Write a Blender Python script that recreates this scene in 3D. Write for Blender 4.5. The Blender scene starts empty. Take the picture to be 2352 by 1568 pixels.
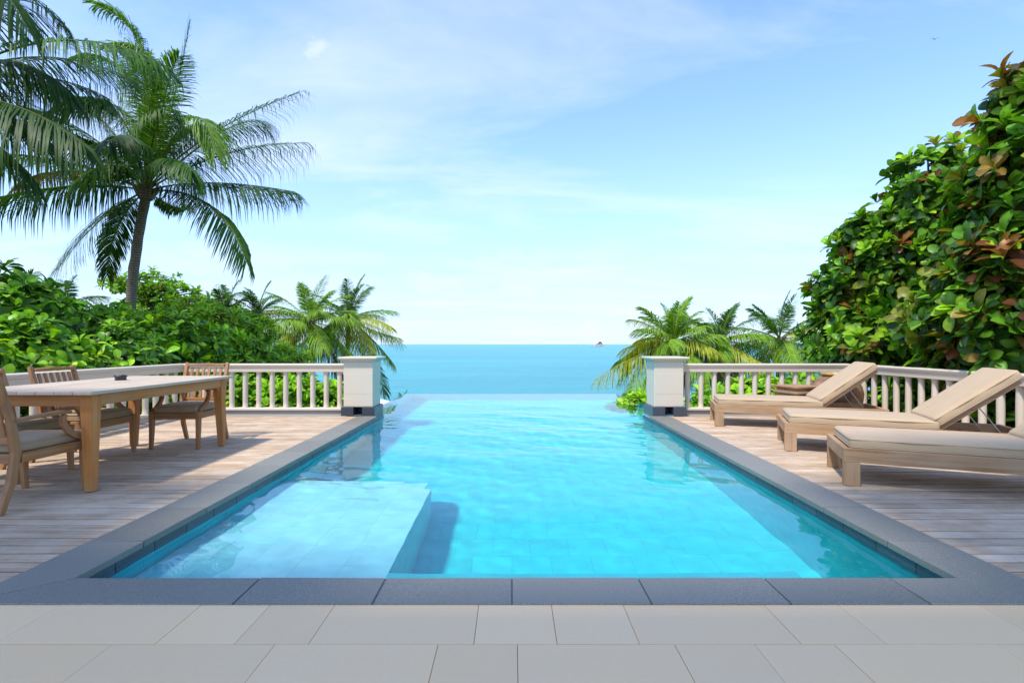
import bpy, bmesh, math, random
import numpy as np
from mathutils import Vector, Matrix

R = math.radians
random.seed(7)
rng = np.random.default_rng(7)
scene = bpy.context.scene
C = scene.collection

# ------------------------------------------------------------------ camera, sky, sun, exposure
H = 1.12                                   # eye height over the terrace
cam_d = bpy.data.cameras.new('camera')
cam_d.lens = 18.0
cam_d.sensor_width = 36.0
cam_d.shift_y = 0.0026
cam_d.clip_start = 0.05
cam_d.clip_end = 200000.0
cam = bpy.data.objects.new('camera', cam_d)
cam.location = (0, 0, H)
cam.rotation_euler = (R(90), 0, 0)
C.objects.link(cam)
scene.camera = cam

SUN_DIR = Vector((-0.33, -0.40, 0.857)).normalized()      # towards the sun: behind the camera, to its left
sun_d = bpy.data.lights.new('sun', 'SUN')
sun_d.energy = 1.85
sun_d.angle = R(4.5)
sun_d.color = (1.0, 0.93, 0.82)
sun = bpy.data.objects.new('sun', sun_d)
sun.location = (-20, -24, 50)
sun.rotation_euler = SUN_DIR.to_track_quat('Z', 'Y').to_euler()
C.objects.link(sun)
sun_d.cycles.is_caustics_light = True      # sunlight is bent by the pool's surface

scene.view_settings.view_transform = 'Standard'
scene.view_settings.look = 'None'
scene.view_settings.gamma = 1.0
scene.view_settings.use_curve_mapping = False
scene.view_settings.exposure = 1.4


def px_dir(x, y):
    """direction through a point of the photograph (2352 x 1568 grid)"""
    return Vector(((x - 1176) / 1176.0, 1.0, (790 - y) / 1176.0)).normalized()


world = bpy.data.worlds.new('World')
scene.world = world
world.use_nodes = True
wt = world.node_tree
wt.nodes.clear()


def N(tree, typ, **kw):
    n = tree.nodes.new(typ)
    for k, v in kw.items():
        if k.startswith('_'):
            n.inputs[k[1:].replace('_', ' ')].default_value = v
        else:
            setattr(n, k, v)
    return n


def build_world():
    L = wt.links.new
    sky = N(wt, 'ShaderNodeTexSky', sky_type='NISHITA', sun_disc=False)
    sky.sun_elevation = math.asin(SUN_DIR.z)
    sky.sun_rotation = math.atan2(SUN_DIR.x, SUN_DIR.y)
    sky.altitude = 10
    sky.air_density = 1.0
    sky.dust_density = 0.4
    sky.ozone_density = 2.5
    tint = N(wt, 'ShaderNodeMix', data_type='RGBA', blend_type='MULTIPLY')
    tint.inputs[0].default_value = 1.0
    L(sky.outputs[0], tint.inputs[6])
    tint.inputs[7].default_value = (0.72, 0.82, 1.03, 1)
    tc = N(wt, 'ShaderNodeTexCoord')
    sep = N(wt, 'ShaderNodeSeparateXYZ')
    L(tc.outputs['Generated'], sep.inputs[0])
    # cirrus: the view direction met with a high layer
    den = N(wt, 'ShaderNodeMath', operation='MAXIMUM')
    L(sep.outputs['Z'], den.inputs[0]); den.inputs[1].default_value = 0.0
    den2 = N(wt, 'ShaderNodeMath', operation='ADD')
    L(den.outputs[0], den2.inputs[0]); den2.inputs[1].default_value = 0.10
    dx = N(wt, 'ShaderNodeMath', operation='DIVIDE'); L(sep.outputs['X'], dx.inputs[0]); L(den2.outputs[0], dx.inputs[1])
    dy = N(wt, 'ShaderNodeMath', operation='DIVIDE'); L(sep.outputs['Y'], dy.inputs[0]); L(den2.outputs[0], dy.inputs[1])
    comb = N(wt, 'ShaderNodeCombineXYZ'); L(dx.outputs[0], comb.inputs[0]); L(dy.outputs[0], comb.inputs[1])
    mp = N(wt, 'ShaderNodeMapping'); mp.inputs['Rotation'].default_value = (0, 0, R(28)); mp.inputs['Scale'].default_value = (0.55, 1.25, 1)
    mp.inputs['Location'].default_value = (3.1, 1.7, 0)
    L(comb.outputs[0], mp.inputs[0])
    nz = N(wt, 'ShaderNodeTexNoise', _Scale=0.9, _Detail=9.0, _Roughness=0.58, _Distortion=0.6)
    L(mp.outputs[0], nz.inputs['Vector'])
    rp = N(wt, 'ShaderNodeValToRGB')
    rp.color_ramp.elements[0].position = 0.46; rp.color_ramp.elements[0].color = (0, 0, 0, 1)
    rp.color_ramp.elements[1].position = 0.70; rp.color_ramp.elements[1].color = (1, 1, 1, 1)
    L(nz.outputs[0], rp.inputs[0])
    amount = N(wt, 'ShaderNodeMath', operation='MULTIPLY'); amount.inputs[1].default_value = 0.55
    L(rp.outputs[0], amount.inputs[0])
    # thin even haze, thicker towards the horizon
    hz = N(wt, 'ShaderNodeMapRange', interpolation_type='SMOOTHSTEP'); L(den.outputs[0], hz.inputs['Value'])
    hz.inputs['From Min'].default_value = 0.0; hz.inputs['From Max'].default_value = 0.42
    hz.inputs['To Min'].default_value = 0.82; hz.inputs['To Max'].default_value = 0.10
    cur = amount.outputs[0]
    # single puffs: (direction, angular radius, strength)
    wob = N(wt, 'ShaderNodeTexNoise', _Scale=22.0, _Detail=5.0, _Roughness=0.6)
    L(tc.outputs['Generated'], wob.inputs['Vector'])
    wobv = N(wt, 'ShaderNodeVectorMath', operation='MULTIPLY_ADD')
    L(wob.outputs['Color'], wobv.inputs[0]); wobv.inputs[1].default_value = (0.09, 0.09, 0.07)
    L(tc.outputs['Generated'], wobv.inputs[2])
    for (x, y, rad, st, squash) in ((722, 120, 0.036, 0.42, 1.0), (716, 178, 0.05, 0.14, 1.0), (628, 596, 0.034, 0.34, 1.7), (1010, 652, 0.085, 0.42, 4.2),
                                    (1205, 662, 0.06, 0.40, 2.6), (1356, 762, 0.030, 0.5, 1.0), (915, 770, 0.03, 0.4, 1.2), (470, 606, 0.15, 0.3, 6.0),
                                    (1180, 596, 0.20, 0.22, 12.0), (700, 655, 0.17, 0.3, 5.0)):
        d = px_dir(x, y) + Vector((0.045, 0.045, 0.035))
        sub = N(wt, 'ShaderNodeVectorMath', operation='SUBTRACT'); L(wobv.outputs[0], sub.inputs[0]); sub.inputs[1].default_value = d
        sc = N(wt, 'ShaderNodeVectorMath', operation='MULTIPLY'); L(sub.outputs[0], sc.inputs[0]); sc.inputs[1].default_value = (1, 1, squash)
        ln = N(wt, 'ShaderNodeVectorMath', operation='LENGTH'); L(sc.outputs[0], ln.inputs[0])
        mr = N(wt, 'ShaderNodeMapRange', interpolation_type='SMOOTHERSTEP')
        L(ln.outputs['Value'], mr.inputs['Value'])
        mr.inputs['From Min'].default_value = rad * 1.25; mr.inputs['From Max'].default_value = rad * 0.1
        mr.inputs['To Min'].default_value = 0; mr.inputs['To Max'].default_value = min(0.9, st * (1.5 if y < 300 else 0.9))
        mx = N(wt, 'ShaderNodeMath', operation='MAXIMUM'); L(cur, mx.inputs[0]); L(mr.outputs[0], mx.inputs[1])
        cur = mx.outputs[0]
    veil = N(wt, 'ShaderNodeMix', data_type='RGBA')
    L(hz.outputs[0], veil.inputs[0]); L(tint.outputs[2], veil.inputs[6]); veil.inputs[7].default_value = (1.66, 2.20, 2.74, 1)
    mix = N(wt, 'ShaderNodeMix', data_type='RGBA')
    L(cur, mix.inputs[0]); L(veil.outputs[2], mix.inputs[6]); mix.inputs[7].default_value = (2.60, 2.85, 3.05, 1)
    bg = N(wt, 'ShaderNodeBackground'); bg.inputs['Strength'].default_value = 0.15
    L(mix.outputs[2], bg.inputs[0])
    out = N(wt, 'ShaderNodeOutputWorld'); L(bg.outputs[0], out.inputs[0])


build_world()
scene.cycles.max_bounces = 10
scene.cycles.transparent_max_bounces = 16
scene.cycles.caustics_reflective = False
scene.cycles.caustics_refractive = True
scene.cycles.sample_clamp_indirect = 6.0


# ------------------------------------------------------------------ helpers: materials
def new_mat(name):
    m = bpy.data.materials.new(name)
    m.use_nodes = True
    t = m.node_tree
    b = t.nodes['Principled BSDF']
    return m, t, b


def ramp(t, fac, stops):
    r = N(t, 'ShaderNodeValToRGB')
    e = r.color_ramp.elements
    while len(e) < len(stops):
        e.new(0.5)
    for el, (p, c) in zip(e, stops):
        el.position = p
        el.color = (*c, 1) if len(c) == 3 else c
    t.links.new(fac, r.inputs[0])
    return r.outputs[0]


def coords(t, kind, scale, rnd=True):
    """object ('Object') or world ('Position') coordinates, stretched; shifted from object to object"""
    if kind == 'Position':
        g = N(t, 'ShaderNodeNewGeometry').outputs['Position']
    else:
        g = N(t, 'ShaderNodeTexCoord').outputs['Object']
    if rnd:
        oi = N(t, 'ShaderNodeObjectInfo')
        ml = N(t, 'ShaderNodeMath', operation='MULTIPLY'); t.links.new(oi.outputs['Random'], ml.inputs[0]); ml.inputs[1].default_value = 37.0
        ad = N(t, 'ShaderNodeVectorMath', operation='ADD'); t.links.new(g, ad.inputs[0]); t.links.new(ml.outputs[0], ad.inputs[1])
        g = ad.outputs[0]
    mp = N(t, 'ShaderNodeMapping'); mp.inputs['Scale'].default_value = scale
    t.links.new(g, mp.inputs[0])
    return mp.outputs[0]


def bump(t, b, height, strength=0.3, distance=0.01):
    bp = N(t, 'ShaderNodeBump'); bp.inputs['Strength'].default_value = strength; bp.inputs['Distance'].default_value = distance
    t.links.new(height, bp.inputs['Height']); t.links.new(bp.outputs[0], b.inputs['Normal'])


def mixc(t, fac, a, b_, mode='MIX'):
    m = N(t, 'ShaderNodeMix', data_type='RGBA', blend_type=mode)
    for sock, v in ((0, fac), (6, a), (7, b_)):
        if isinstance(v, (int, float)):
            m.inputs[sock].default_value = v
        elif isinstance(v, tuple):
            m.inputs[sock].default_value = (*v, 1)
        else:
            t.links.new(v, m.inputs[sock])
    return m.outputs[2]


def wood(name, axis, dark, mid, light, rough=0.7, kind='Position', worn=None, worn_amt=0.5, tone=0.35):
    m, t, b = new_mat(name)
    sc = [26.0, 26.0, 26.0]; sc['xyz'.index(axis)] = 1.1
    v = coords(t, kind, sc)
    n = N(t, 'ShaderNodeTexNoise', _Scale=1.0, _Detail=7.0, _Roughness=0.62, _Distortion=0.35); t.links.new(v, n.inputs['Vector'])
    col = ramp(t, n.outputs[0], [(0.25, dark), (0.5, mid), (0.78, light)])
    if worn:
        v2 = coords(t, kind, [3.2, 3.2, 3.2])
        n2 = N(t, 'ShaderNodeTexNoise', _Scale=1.0, _Detail=5.0, _Roughness=0.65); t.links.new(v2, n2.inputs['Vector'])
        f = ramp(t, n2.outputs[0], [(0.40, (0, 0, 0)), (0.68, (worn_amt,) * 3)])
        col = mixc(t, f, col, worn)
    oi = N(t, 'ShaderNodeObjectInfo')
    val = N(t, 'ShaderNodeMapRange'); t.links.new(oi.outputs['Random'], val.inputs['Value'])
    val.inputs['To Min'].default_value = 1 - tone; val.inputs['To Max'].default_value = 1 + tone * 0.6
    hsv = N(t, 'ShaderNodeHueSaturation'); t.links.new(col, hsv.inputs['Color']); t.links.new(val.outputs[0], hsv.inputs['Value'])
    t.links.new(hsv.outputs[0], b.inputs['Base Color'])
    b.inputs['Roughness'].default_value = rough
    b.inputs['Specular IOR Level'].default_value = 0.3
    bump(t, b, n.outputs[0], 0.35, 0.004)
    return m


def stone(name, base, speck, scale=260.0, amount=0.5, rough=0.6, vary=0.12, patch=None):
    m, t, b = new_mat(name)
    v = coords(t, 'Position', (1, 1, 1))
    n = N(t, 'ShaderNodeTexNoise', _Scale=scale, _Detail=2.0, _Roughness=0.7); t.links.new(v, n.inputs['Vector'])
    f = ramp(t, n.outputs[0], [(0.42, (0, 0, 0)), (0.72, (amount,) * 3)])
    col = mixc(t, f, base, speck)
    n2 = N(t, 'ShaderNodeTexNoise', _Scale=2.2, _Detail=6.0, _Roughness=0.6); t.links.new(v, n2.inputs['Vector'])
    f2 = ramp(t, n2.outputs[0], [(0.38, (0, 0, 0)), (0.7, (0.6, 0.6, 0.6))])
    col = mixc(t, f2, col, patch or tuple(min(1, c * 1.25) for c in base))
    oi = N(t, 'ShaderNodeObjectInfo')
    val = N(t, 'ShaderNodeMapRange'); t.links.new(oi.outputs['Random'], val.inputs['Value'])
    val.inputs['To Min'].default_value = 1 - vary; val.inputs['To Max'].default_value = 1 + vary
    hsv = N(t, 'ShaderNodeHueSaturation'); t.links.new(col, hsv.inputs['Color']); t.links.new(val.outputs[0], hsv.inputs['Value'])
    t.links.new(hsv.outputs[0], b.inputs['Base Color'])
    b.inputs['Roughness'].default_value = rough
    bump(t, b, n.outputs[0], 0.2, 0.002)
    return m


def paint(name, base, dirt, rough=0.45):
    m, t, b = new_mat(name)
    v = coords(t, 'Position', (1, 1, 1), rnd=False)
    n = N(t, 'ShaderNodeTexNoise', _Scale=3.0, _Detail=8.0, _Roughness=0.7); t.links.new(v, n.inputs['Vector'])
    f = ramp(t, n.outputs[0], [(0.45, (0, 0, 0)), (0.8, (0.55, 0.55, 0.55))])
    col = mixc(t, f, base, dirt)
    t.links.new(col, b.inputs['Base Color'])
    b.inputs['Roughness'].default_value = rough
    bump(t, b, n.outputs[0], 0.08, 0.003)
    return m


def fabric(name, base, dark):
    m, t, b = new_mat(name)
    v = coords(t, 'Object', (1, 1, 1))
    n = N(t, 'ShaderNodeTexNoise', _Scale=5.0, _Detail=4.0, _Roughness=0.6); t.links.new(v, n.inputs['Vector'])
    col = mixc(t, ramp(t, n.outputs[0], [(0.35, (0, 0, 0)), (0.75, (0.7, 0.7, 0.7))]), base, dark)
    t.links.new(col, b.inputs['Base Color'])
    n2 = N(t, 'ShaderNodeTexNoise', _Scale=700.0, _Detail=1.0); t.links.new(v, n2.inputs['Vector'])
    b.inputs['Roughness'].default_value = 0.9
    b.inputs['Sheen Weight'].default_value = 0.15
    b.inputs['Specular IOR Level'].default_value = 0.15
    nl = N(t, 'ShaderNodeMath', operation='MULTIPLY_ADD'); t.links.new(n.outputs[0], nl.inputs[0]); nl.inputs[1].default_value = 5.0; t.links.new(n2.outputs[0], nl.inputs[2])
    bump(t, b, nl.outputs[0], 0.25, 0.004)
    return m


def leaf_mat(name, rough=0.4, trans=0.3, gain=1.0, spec=0.3):
    m, t, b = new_mat(name)
    at = N(t, 'ShaderNodeAttribute', attribute_name='Col')
    col = at.outputs['Color']
    oi = N(t, 'ShaderNodeObjectInfo')
    v = coords(t, 'Position', (1, 1, 1), rnd=False)
    n = N(t, 'ShaderNodeTexNoise', _Scale=9.0, _Detail=3.0); t.links.new(v, n.inputs['Vector'])
    val = N(t, 'ShaderNodeMapRange'); t.links.new(n.outputs[0], val.inputs['Value'])
    val.inputs['From Min'].default_value = 0.3; val.inputs['From Max'].default_value = 0.7
    val.inputs['To Min'].default_value = 0.75 * gain; val.inputs['To Max'].default_value = 1.25 * gain
    hsv = N(t, 'ShaderNodeHueSaturation'); t.links.new(col, hsv.inputs['Color']); t.links.new(val.outputs[0], hsv.inputs['Value'])
    t.links.new(hsv.outputs[0], b.inputs['Base Color'])
    b.inputs['Roughness'].default_value = rough
    b.inputs['Specular IOR Level'].default_value = spec
    tr = N(t, 'ShaderNodeBsdfTranslucent')
    tcol = mixc(t, 1.0, hsv.outputs[0], (1.5, 1.6, 0.55), 'MULTIPLY')
    t.links.new(tcol, tr.inputs[0])
    mx = N(t, 'ShaderNodeMixShader'); mx.inputs[0].default_value = trans
    t.links.new(b.outputs[0], mx.inputs[1]); t.links.new(tr.outputs[0], mx.inputs[2])
    t.links.new(mx.outputs[0], t.nodes['Material Output'].inputs[0])
    return m


def bark(name, dark, light, ring=0.0):
    m, t, b = new_mat(name)
    v = coords(t, 'Object', (1, 1, 1))
    n = N(t, 'ShaderNodeTexNoise', _Scale=14.0, _Detail=6.0, _Roughness=0.7); t.links.new(v, n.inputs['Vector'])
    h = n.outputs[0]
    if ring:
        w = N(t, 'ShaderNodeTexWave', wave_type='BANDS', bands_direction='Z', _Scale=ring, _Distortion=2.5, _Detail=3.0)
        t.links.new(v, w.inputs['Vector'])
        mm = N(t, 'ShaderNodeMath', operation='MULTIPLY_ADD'); t.links.new(w.outputs['Fac'], mm.inputs[0]); mm.inputs[1].default_value = 0.45
        ml = N(t, 'ShaderNodeMath', operation='MULTIPLY'); t.links.new(n.outputs[0], ml.inputs[0]); ml.inputs[1].default_value = 0.6
        t.links.new(ml.outputs[0], mm.inputs[2]); h = mm.outputs[0]
    t.links.new(ramp(t, h, [(0.2, dark), (0.75, light)]), b.inputs['Base Color'])
    b.inputs['Roughness'].default_value = 0.9
    bump(t, b, h, 0.6, 0.03)
    return m


M = {}
M['deck'] = wood('weathered_deck_wood', 'x', (0.285, 0.178, 0.10), (0.455, 0.318, 0.20), (0.57, 0.43, 0.295), 0.75, worn=(0.68, 0.565, 0.43), worn_amt=0.6, tone=0.15)
for ax in 'xyz':
    M['teak_' + ax] = wood('teak_' + ax, ax, (0.22, 0.09, 0.03), (0.37, 0.17, 0.062), (0.45, 0.245, 0.105), 0.55, 'Object', worn=(0.40, 0.26, 0.155), worn_amt=0.5, tone=0.08)
    M['grey_teak_' + ax] = wood('grey_teak_' + ax, ax, (0.22, 0.115, 0.052), (0.38, 0.225, 0.11), (0.47, 0.30, 0.165), 0.7, 'Object', worn=(0.47, 0.34, 0.225), worn_amt=0.5, tone=0.12)
    M['honey_' + ax] = wood('honey_teak_' + ax, ax, (0.34, 0.125, 0.028), (0.52, 0.205, 0.050), (0.60, 0.27, 0.08), 0.55, 'Object', worn=(0.44, 0.28, 0.15), worn_amt=0.45, tone=0.10)
M['table_top'] = wood('bleached_table_top', 'y', (0.38, 0.29, 0.20), (0.50, 0.395, 0.285), (0.56, 0.455, 0.34), 0.65, 'Object', worn=(0.58, 0.49, 0.385), worn_amt=0.6, tone=0.06)
M['coping'] = stone('coping_granite', (0.145, 0.142, 0.118), (0.42, 0.40, 0.34), 190.0, 0.6, 0.5, 0.10)
M['dark_stone'] = stone('dark_waterline_stone', (0.035, 0.045, 0.06), (0.11, 0.13, 0.16), 120.0, 0.6, 0.35, 0.25)
M['terrace'] = stone('terrace_limestone', (0.84, 0.575, 0.315), (0.88, 0.62, 0.35), 60.0, 0.5, 0.5, 0.055, patch=(0.89, 0.58, 0.29))
M['grout'] = stone('dark_grout', (0.50, 0.35, 0.20), (0.56, 0.40, 0.23), 90.0, 0.5, 0.9, 0.0)
M['paint'] = paint('cream_paint', (0.63, 0.545, 0.43), (0.585, 0.50, 0.385))
M['plaster'] = paint('white_plaster', (0.80, 0.78, 0.73), (0.70, 0.68, 0.62), 0.6)
M['cushion'] = fabric('sand_fabric', (0.48, 0.35, 0.215), (0.43, 0.305, 0.18))
M['seat'] = fabric('tan_fabric', (0.40, 0.285, 0.17), (0.33, 0.23, 0.135))
M['leaf'] = leaf_mat('glossy_leaf', 0.36, 0.32, 1.0, 0.22)
M['soft_leaf'] = leaf_mat('soft_leaf', 0.5, 0.35, 1.0, 0.2)
M['palm_leaf'] = leaf_mat('palm_leaf', 0.5, 0.28, 1.0, 0.2)
M['palm_bark'] = bark('palm_bark', (0.075, 0.055, 0.042), (0.27, 0.22, 0.17), 5.5)
M['bark'] = bark('tree_bark', (0.05, 0.04, 0.03), (0.20, 0.16, 0.12))


def pool_tile_mat(name, a, b_, c):
    m, t, b = new_mat(name)
    oi = N(t, 'ShaderNodeObjectInfo'); ge = N(t, 'ShaderNodeNewGeometry')
    ad = N(t, 'ShaderNodeMath', operation='ADD'); t.links.new(oi.outputs['Random'], ad.inputs[0]); t.links.new(ge.outputs['Random Per Island'], ad.inputs[1])
    fr = N(t, 'ShaderNodeMath', operation='FRACT'); t.links.new(ad.outputs[0], fr.inputs[0])
    col = ramp(t, fr.outputs[0], [(0.0, a), (0.5, b_), (1.0, c)])
    v = coords(t, 'Position', (1, 1, 1))
    n = N(t, 'ShaderNodeTexNoise', _Scale=6.0, _Detail=5.0, _Roughness=0.6); t.links.new(v, n.inputs['Vector'])
    val = N(t, 'ShaderNodeMapRange'); t.links.new(n.outputs[0], val.inputs['Value'])
    val.inputs['From Min'].default_value = 0.3; val.inputs['From Max'].default_value = 0.7
    val.inputs['To Min'].default_value = 0.88; val.inputs['To Max'].default_value = 1.1
    hsv = N(t, 'ShaderNodeHueSaturation'); t.links.new(col, hsv.inputs['Color']); t.links.new(val.outputs[0], hsv.inputs['Value'])
    t.links.new(hsv.outputs[0], b.inputs['Base Color'])
    b.inputs['Roughness'].default_value = 0.6
    return m


M['pool_tile'] = pool_tile_mat('pool_stone_water_tint', (0.014, 0.67, 0.69), (0.016, 0.69, 0.71), (0.018, 0.71, 0.73))  # red lost in deep water is put into the tile colour
M['ledge_tile'] = pool_tile_mat('ledge_stone_water_tint', (0.30, 0.82, 0.86), (0.315, 0.83, 0.87), (0.33, 0.84, 0.88))  # paler copy of the stone: shallow water's weaker absorption put into the colour
M['pool_wall'] = pool_tile_mat('pool_wall_water_tint', (0.035, 0.57, 0.63), (0.038, 0.59, 0.65), (0.041, 0.61, 0.67))  # wall colour likewise carries the water's absorption


def water_mat():
    m, t, b = new_mat('pool_water')
    t.nodes.remove(b)
    gl = N(t, 'ShaderNodeBsdfGlass'); gl.inputs['IOR'].default_value = 1.33; gl.inputs['Roughness'].default_value = 0.0
    gl.inputs[0].default_value = (0.90, 0.985, 1.0, 1)
    t.links.new(gl.outputs[0], t.nodes['Material Output'].inputs['Surface'])
    return m


def sea_mat():
    m, t, b = new_mat('sea_water')
    v = coords(t, 'Position', (0.05, 0.16, 1), rnd=False)
    n = N(t, 'ShaderNodeTexNoise', _Scale=1.0, _Detail=7.0, _Roughness=0.66, _Distortion=0.4); t.links.new(v, n.inputs['Vector'])
    v2 = coords(t, 'Position', (0.0022, 0.0075, 1), rnd=False)
    n2 = N(t, 'ShaderNodeTexNoise', _Scale=1.0, _Detail=4.0, _Roughness=0.6); t.links.new(v2, n2.inputs['Vector'])
    col = ramp(t, n2.outputs[0], [(0.3, (0.012, 0.25, 0.29)), (0.7, (0.022, 0.345, 0.38))])
    t.links.new(col, b.inputs['Base Color'])
    b.inputs['Roughness'].default_value = 0.25
    b.inputs['IOR'].default_value = 1.33
    b.inputs['Specular IOR Level'].default_value = 0.25
    bump(t, b, n.outputs[0], 1.0, 3.0)
    return m


M['water'] = water_mat()
M['sea'] = sea_mat()


def simple(name, base, rough=0.6, metal=0.0, vary=0.25, scale=12.0):
    m, t, b = new_mat(name)
    v = coords(t, 'Object', (1, 1, 1))
    n = N(t, 'ShaderNodeTexNoise', _Scale=scale, _Detail=5.0, _Roughness=0.6); t.links.new(v, n.inputs['Vector'])
    t.links.new(ramp(t, n.outputs[0], [(0.3, tuple(c * (1 - vary) for c in base)), (0.7, tuple(min(1, c * (1 + vary)) for c in base))]), b.inputs['Base Color'])
    b.inputs['Roughness'].default_value = rough; b.inputs['Metallic'].default_value = metal
    bump(t, b, n.outputs[0], 0.2, 0.01)
    return m


M['soil'] = simple('garden_soil', (0.07, 0.075, 0.03), 0.95, scale=1.5)
M['rock'] = simple('island_rock', (0.36, 0.35, 0.35), 0.9, scale=0.05, vary=0.4)
M['scrub'] = simple('island_scrub', (0.06, 0.09, 0.05), 0.9, scale=0.08)
M['jar'] = simple('jar_glaze', (0.21, 0.115, 0.055), 0.4, vary=0.55, scale=7.0)
M['jar_rim'] = simple('jar_rim_glaze', (0.42, 0.27, 0.08), 0.35, vary=0.3)
M['ceramic'] = simple('black_ceramic', (0.025, 0.03, 0.035), 0.35)
M['metal'] = simple('brushed_metal', (0.55, 0.53, 0.5), 0.35, 1.0, 0.1)
M['white_canvas'] = simple('white_canvas', (0.8, 0.8, 0.79), 0.8, vary=0.04)
M['bird'] = simple('bird_feathers', (0.03, 0.03, 0.035), 0.8)
M['dark'] = simple('deck_gap_shade', (0.03, 0.04, 0.06), 0.5)  # near-black deck base, shade put into the gaps between planks


# ------------------------------------------------------------------ helpers: meshes and objects
class MB:
    """collects solids and links them as one mesh object"""
    def __init__(s):
        s.v = []; s.f = []; s.mi = []; s.sm = []

    def add(s, verts, faces, mat=0, smooth=False):
        o = len(s.v)
        s.v += [tuple(p) for p in verts]
        for f in faces:
            s.f.append(tuple(i + o for i in f)); s.mi.append(mat); s.sm.append(smooth)
        return s

    def box(s, x0, x1, y0, y1, z0, z1, mat=0, mtx=None):
        p = [Vector((x, y, z)) for z in (z0, z1) for y in (y0, y1) for x in (x0, x1)]
        if mtx is not None:
            p = [mtx @ q for q in p]
        return s.add(p, [(0, 2, 3, 1), (4, 5, 7, 6), (0, 1, 5, 4), (2, 6, 7, 3), (0, 4, 6, 2), (1, 3, 7, 5)], mat)

    def hexa(s, bottom, top, mat=0):
        """bottom and top: four points each, in the same turn"""
        p = list(bottom) + list(top)
        return s.add(p, [(3, 2, 1, 0), (4, 5, 6, 7), (0, 1, 5, 4), (1, 2, 6, 5), (2, 3, 7, 6), (3, 0, 4, 7)], mat)

    def sweep(s, pts, w, h, side, mat=0, smooth=False):
        """rectangular bar along pts; side: the fixed width direction; w, h: numbers or lists"""
        pts = [Vector(p) for p in pts]; side = Vector(side).normalized(); n = len(pts)
        ws = w if isinstance(w, (list, tuple)) else [w] * n
        hs = h if isinstance(h, (list, tuple)) else [h] * n
        vs = []
        for i, p in enumerate(pts):
            t = (pts[min(i + 1, n - 1)] - pts[max(i - 1, 0)]).normalized()
            u = side.cross(t).normalized()
            for a, b in ((-1, -1), (1, -1), (1, 1), (-1, 1)):
                vs.append(p + side * (a * ws[i] / 2) + u * (b * hs[i] / 2))
        fs = [(0, 1, 2, 3), tuple(4 * (n - 1) + k for k in (3, 2, 1, 0))]
        for i in range(n - 1):
            for k in range(4):
                a, b = 4 * i + k, 4 * i + (k + 1) % 4
                fs.append((a, a + 4, b + 4, b))
        return s.add(vs, fs, mat, smooth)

    def tube(s, pts, rad, seg=8, mat=0, cap=True):
        pts = [Vector(p) for p in pts]; n = len(pts)
        rs = rad if isinstance(rad, (list, tuple)) else [rad] * n
        vs = []; ref = Vector((0, 0, 1))
        t0 = (pts[1] - pts[0]).normalized()
        if abs(t0.z) > 0.9: ref = Vector((1, 0, 0))
        for i, p in enumerate(pts):
            t = (pts[min(i + 1, n - 1)] - pts[max(i - 1, 0)]).normalized()
            a = ref.cross(t).normalized(); b = t.cross(a)
            ref = b if abs(t0.z) <= 0.9 else ref
            for k in range(seg):
                an = 2 * math.pi * k / seg
                vs.append(p + (a * math.cos(an) + b * math.sin(an)) * rs[i])
        fs = []
        for i in range(n - 1):
            for k in range(seg):
                k2 = (k + 1) % seg
                fs.append((i * seg + k, i * seg + k2, (i + 1) * seg + k2, (i + 1) * seg + k))
        s.add(vs, fs, mat, True)
        if cap:
            s.add([vs[k] for k in range(seg)], [tuple(reversed(range(seg)))], mat)
            s.add([vs[(n - 1) * seg + k] for k in range(seg)], [tuple(range(seg))], mat)
        return s

    def lathe(s, prof, seg=20, mat=0, center=(0, 0), smooth=True):
        n = len(prof); vs = []
        for r, z in prof:
            for k in range(seg):
                a = 2 * math.pi * k / seg
                vs.append((center[0] + r * math.cos(a), center[1] + r * math.sin(a), z))
        fs = [(i * seg + k, i * seg + (k + 1) % seg, (i + 1) * seg + (k + 1) % seg, (i + 1) * seg + k) for i in range(n - 1) for k in range(seg)]
        s.add(vs, fs, mat, smooth)
        s.add([vs[k] for k in range(seg)], [tuple(reversed(range(seg)))], mat)
        s.add([vs[(n - 1) * seg + k] for k in range(seg)], [tuple(range(seg))], mat)
        return s

    def profile(s, path, prof, mat=0):
        """closed profile (offset, z) swept along a flat path with mitred corners; offset is to the left of the path"""
        n = len(path); m = len(prof); vs = []
        P = [Vector((p[0], p[1])) for p in path]
        for i in range(n):
            d0 = (P[i] - P[max(i - 1, 0)]); d1 = (P[min(i + 1, n - 1)] - P[i])
            d0 = (d0 if d0.length > 0 else d1).normalized(); d1 = (d1 if d1.length > 0 else d0).normalized()
            n0 = Vector((-d0.y, d0.x)); n1 = Vector((-d1.y, d1.x))
            mt = (n0 + n1).normalized(); mt = mt / max(0.2, mt.dot(n0))
            for o, z in prof:
                vs.append((P[i].x + mt.x * o, P[i].y + mt.y * o, z))
        fs = [tuple(range(m)), tuple(reversed(range((n - 1) * m, n * m)))]
        for i in range(n - 1):
            for k in range(m):
                k2 = (k + 1) % m
                fs.append((i * m + k, (i + 1) * m + k, (i + 1) * m + k2, i * m + k2))
        return s.add(vs, fs, mat)

    def mesh(s, name, mats, bevel=0.0, seg=1):
        me = bpy.data.meshes.new(name)
        me.from_pydata(s.v, [], s.f)
        me.polygons.foreach_set('material_index', s.mi)
        me.polygons.foreach_set('use_smooth', s.sm)
        for m in (mats if isinstance(mats, (list, tuple)) else [mats]):
            me.materials.append(m)
        bm = bmesh.new(); bm.from_mesh(me)
        bmesh.ops.recalc_face_normals(bm, faces=bm.faces)
        if bevel:
            ed = [e for e in bm.edges if len(e.link_faces) == 2 and e.calc_face_angle(0) > 0.5]
            bmesh.ops.bevel(bm, geom=ed, offset=bevel, segments=seg, affect='EDGES', profile=0.5)
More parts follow.
